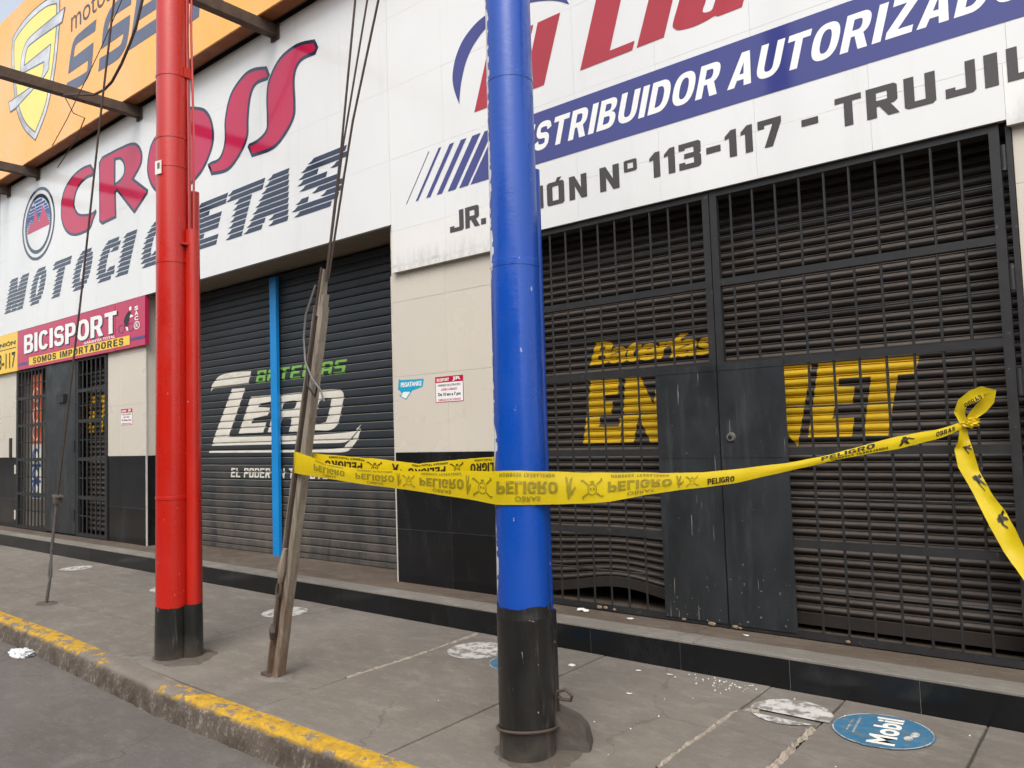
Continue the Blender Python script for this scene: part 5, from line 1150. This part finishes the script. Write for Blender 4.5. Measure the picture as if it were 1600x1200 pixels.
# knot and loop on the gate bar
kn = bmesh.new(); bmesh.ops.create_icosphere(kn, subdivisions=3, radius=1.0); r8 = random.Random(8)
for v in kn.verts: v.co = Vector((v.co.x*.045, v.co.y*.03, v.co.z*.028))*(1+.22*math.sin(v.co.x*9+v.co.z*13)+r8.uniform(-.06, .06))
me = bpy.data.meshes.new('knot'); kn.to_mesh(me); kn.free(); me.materials.append(M['tape']); link('knot', me, tp, (-.70, 4.49, 1.372))
loop = [(-.722, 4.475, 1.372), (-.738, 4.46, 1.425), (-.715, 4.445, 1.470), (-.670, 4.44, 1.502), (-.625, 4.44, 1.520), (-.600, 4.45, 1.512), (-.606, 4.465, 1.480), (-.645, 4.475, 1.440), (-.680, 4.48, 1.405), (-.702, 4.487, 1.375)]
rows = []
for i, p in enumerate(loop):
    w = .016+.013*math.sin(math.pi*i/(len(loop)-1))+.004*(i % 2); t = Vector(loop[min(i+1, len(loop)-1)])-Vector(loop[max(i-1, 0)]); nrm = Vector((-t.z, 0, t.x)).normalized()
    rows.append([tuple(Vector(p)+nrm*(k*w)+Vector((0, (-.02+.05*(i % 2)*.4)*abs(k), 0))) for k in (-1, -.4, .3, 1)])
lo_ = MB().grid(rows).build('loop', M['tape'], tp, True)
on_tape(heavy_unit('OBRAS', .15), [(0, -.715, 4.43, 1.47, -.70, 4.43, 1.44), (1, -.64, 4.43, 1.515, -.625, 4.43, 1.485)], .0, 1.0, .2, .8, 'up', 'tape_black', 'print', lo_)

# ================================================================== ON THE PAVEMENT
def floor_disc(label, cx, cy, r, mat, edge=None, seed=1, z=.0042, cut=None):
    t = thing('floor_sticker', label, 'sticker', (cx, cy, 0), 'round floor stickers'); rr = random.Random(seed); n = 48
    pts = [(cx+r*(1-rr.uniform(0, .035))*math.cos(2*math.pi*i/n), cy+r*(1-rr.uniform(0, .035))*math.sin(2*math.pi*i/n), z) for i in range(n)]
    MB().poly(pts).build('sheet', M[mat], t)
    if edge:
        mb = MB()
        for i in range(n):
            w0, w1 = 2*math.pi*i/n, 2*math.pi*(i+1)/n
            mb.poly([(cx+r*.945*math.cos(w0), cy+r*.945*math.sin(w0), z+.001), (cx+r*.97*math.cos(w0), cy+r*.97*math.sin(w0), z+.001), (cx+r*.97*math.cos(w1), cy+r*.97*math.sin(w1), z+.001), (cx+r*.945*math.cos(w1), cy+r*.945*math.sin(w1), z+.001)])
        mb.build('edge', M[edge], t)
    return t
floor_disc('worn white round floor sticker behind the foot of the leaning guard', -5.52, 3.77, .185, 'sticker_white', seed=1)
floor_disc('worn white round floor sticker in front of the left door', -9.64, 3.81, .17, 'sticker_white', seed=2)
floor_disc('worn white round floor sticker half hidden by the red pole', -7.40, 3.78, .19, 'sticker_white', seed=3)
floor_disc('worn white round floor sticker left of the blue pole', -3.45, 3.79, .195, 'sticker_white', seed=4)
floor_disc('blue round floor sticker mostly hidden behind the blue pole', -3.045, 3.74, .2, 'sticker_blue', 'sticker_white', seed=5)
# white sticker cut by the broken joint: two pieces
wf = thing('floor_sticker', 'torn white round floor sticker in two pieces beside the blue Mobil sticker', 'sticker', (-1.43, 3.8, 0), 'round floor stickers')
def arc_piece(cx, cy, r, ycut, above, z, seed):
    rr = random.Random(seed); p = []
    for i in range(72):
        w = 2*math.pi*i/72; q = r*(1-rr.uniform(0, .03)); x, y = cx+q*math.cos(w), cy+q*math.sin(w)
        if (y > ycut) == above: p.append((x, y, w))
    p.sort(key=lambda k: k[2] if above else (k[2] if k[2] > math.pi/2 else k[2]+2*math.pi))
    return [(x, y, z) for x, y, w in p]
MB().poly(arc_piece(-1.43, 3.80, .195, 3.755, True, .005, 6)).build('sheet', M['sticker_white'], wf)
MB().poly(arc_piece(-1.43, 3.80, .195, 3.685, False, .0165, 7)).build('sheet', M['sticker_white'], wf)
mo = floor_disc('blue round floor sticker lettered Mobil near the step at right', -1.02, 3.81, .215, 'sticker_blue', 'sticker_white', seed=8, z=.0045)
def floor_text(s, cx, cy, L, H, mat, bold=.03):
    v, f = text2d(s, bold); mb = MB(); d = Vector((-.10, 1, 0)).normalized(); up = Vector((-1, -.10, 0)).normalized()
    mb.v = [tuple(Vector((cx, cy, .0062))+d*((a-.5)*L)+up*((b_-.5)*H)) for a, b_ in v]; mb.f = list(f)
    return mb.build('lettering', M[mat], mo)
floor_text('Mobil', -1.005, 3.81, .335, .115, 'paper', .03)
floor_text('respetemos la distancia', -1.13, 3.81, .2, .016, 'sticker_white', .01); floor_text('mantenga su espacio', -1.158, 3.81, .16, .016, 'sticker_white', .01)
for (x, y) in ((-.905, 3.77), (-.89, 3.83)):
    v, f = disc2d(x, y, .018, .032, 12); mb = MB(); mb.v = [(a, b_, .0062) for a, b_ in v]; mb.f = list(f); mb.build('footprint', M['sticker_white'], mo)
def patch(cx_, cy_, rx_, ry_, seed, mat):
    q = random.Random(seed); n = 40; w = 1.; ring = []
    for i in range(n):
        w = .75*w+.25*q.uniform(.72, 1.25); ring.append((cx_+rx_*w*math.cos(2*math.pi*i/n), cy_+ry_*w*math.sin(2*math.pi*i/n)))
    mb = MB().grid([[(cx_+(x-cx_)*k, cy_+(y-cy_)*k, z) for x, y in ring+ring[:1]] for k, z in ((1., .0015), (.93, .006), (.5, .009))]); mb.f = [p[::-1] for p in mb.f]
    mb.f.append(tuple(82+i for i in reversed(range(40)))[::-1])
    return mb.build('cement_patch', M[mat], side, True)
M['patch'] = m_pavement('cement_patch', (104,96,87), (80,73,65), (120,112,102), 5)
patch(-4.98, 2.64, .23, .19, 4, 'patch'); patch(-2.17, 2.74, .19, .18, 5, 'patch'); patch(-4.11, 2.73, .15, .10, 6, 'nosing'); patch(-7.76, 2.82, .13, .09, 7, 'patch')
# litter
def scrap(label, x, y, z, s, seed, name='paper_scrap', cat='litter'):
    rr = random.Random(seed); n = 9; c = (x, y, z+.004+s*.12)
    pts = [(x+s*rr.uniform(.5, 1.1)*math.cos(2*math.pi*i/n), y+s*rr.uniform(.3, .8)*math.sin(2*math.pi*i/n), z+.003+rr.uniform(0, s*.25)) for i in range(n)]
    mb = MB(); mb.v = [c]+pts; mb.f = [(0, 1+i, 1+(i+1) % n) for i in range(n)]
    o = mb.build(name, M['paper'], None); return tag(o, label, cat, 'scraps of white litter')
for i, (lb, x, y, z, s) in enumerate((('crumpled white paper scrap just right of the blue pole', -2.75, 3.85, 0, .030), ('flat pale scrap in the middle of the pavement right of the blue pole', -2.21, 3.61, 0, .024), ('tiny white scrap near the step, third right of the blue pole', -2.37, 3.98, 0, .018), ('white smear-like scrap below the gate centre on the pavement', -2.19, 4.01, 0, .024), ('small white chip among the crumbs by the step', -1.78, 4.02, 0, .012), ('white stick-like chip beside the broken joint', -1.74, 4.07, 0, .014), ('white torn paper on the step beside the blue pole', -3.07, 4.46, Z_STEP, .05), ('second white torn paper on the step below the left gate leaf', -2.68, 4.42, Z_STEP, .035), ('white paper strip on the step below the sheet panels', -1.90, 4.43, Z_STEP, .024))):
    scrap(lb, x, y, z, s, 20+i)
# crumbs near the step
rr = random.Random(31); mb = MB()
for i in range(90):
    if i < 50: x, y = rr.gauss(-1.86, .12), rr.gauss(4.03, .05)
    else: x, y = rr.uniform(-3.2, .2), rr.uniform(2.6, 4.1)
    if y > 4.12: continue
    s = rr.uniform(.0015, .005); z = .001
    mb.v += [(x-s, y-s*.7, z), (x+s, y-s*.5, z), (x+s*.6, y+s, z), (x, y, z+s*1.4)]; n = len(mb.v)-4; mb.f += [(n, n+1, n+3), (n+1, n+2, n+3), (n+2, n, n+3)]
o = mb.build('crumbs', M['paper'], None); o['kind'] = 'stuff'; o['label'] = 'white mortar crumbs scattered on the pavement by the step'
# plastic bag in the gutter
b = bmesh.new(); bmesh.ops.create_icosphere(b, subdivisions=4, radius=1.0)
for v in b.verts:
    k = mnoise.fractal(v.co*1.7, .7, 2, 4); p = v.co*(1+.45*k); v.co = Vector((p.x*.115, p.y*.06, max(p.z*.035+.016, .002)))
me = bpy.data.meshes.new('plastic_bag'); b.to_mesh(me); b.free(); me.materials.append(M['plastic'])
tag(link('plastic_bag', me, None, (-6.55, 2.215, -.131)), 'crumpled white plastic bag on the road beside the kerb', 'bag')

# ================================================================== ACROSS THE STREET (out of view, added for their reflections and to block low sky)
M['far_wall'] = plain('far_wall_plaster', (120,108,96), .85, .1, 1.5, .1, 10)
M['far_glass'] = plain('far_window_glass', (32,36,40), .1)
def added_building(x0, x1, h, label):
    t = thing('building', label, 'building', ((x0+x1)/2, -9.5, -.15), 'unseen buildings added across the street')
    w = MB().box(x0, x1, -16, -9.5, -.2, h).build('wall', M['far_wall'], t)
    MB().box(x0-.1, x1+.1, -9.7, -9.2, h, h+.25).build('cornice', M['soffit'], t)
    n = int((x1-x0)/3)
    for i in range(n):
        cx_ = x0+(i+.5)*(x1-x0)/n
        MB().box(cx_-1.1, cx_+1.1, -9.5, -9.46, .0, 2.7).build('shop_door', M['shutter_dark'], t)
        z = 3.8
        while z+1.4 < h:
            MB().box(cx_-.7, cx_+.7, -9.5, -9.46, z, z+1.3).build('window', M['far_glass'], t); z += 2.8
added_building(-32, -14, 6.2, 'unseen two storey building added for reflections, opposite the left door, across the street')
added_building(-13.8, -1, 7.0, 'unseen two storey building added for reflections, opposite the middle shutter, across the street')
added_building(-.8, 14, 6.0, 'unseen two storey building added for reflections, opposite the big gate, across the street')
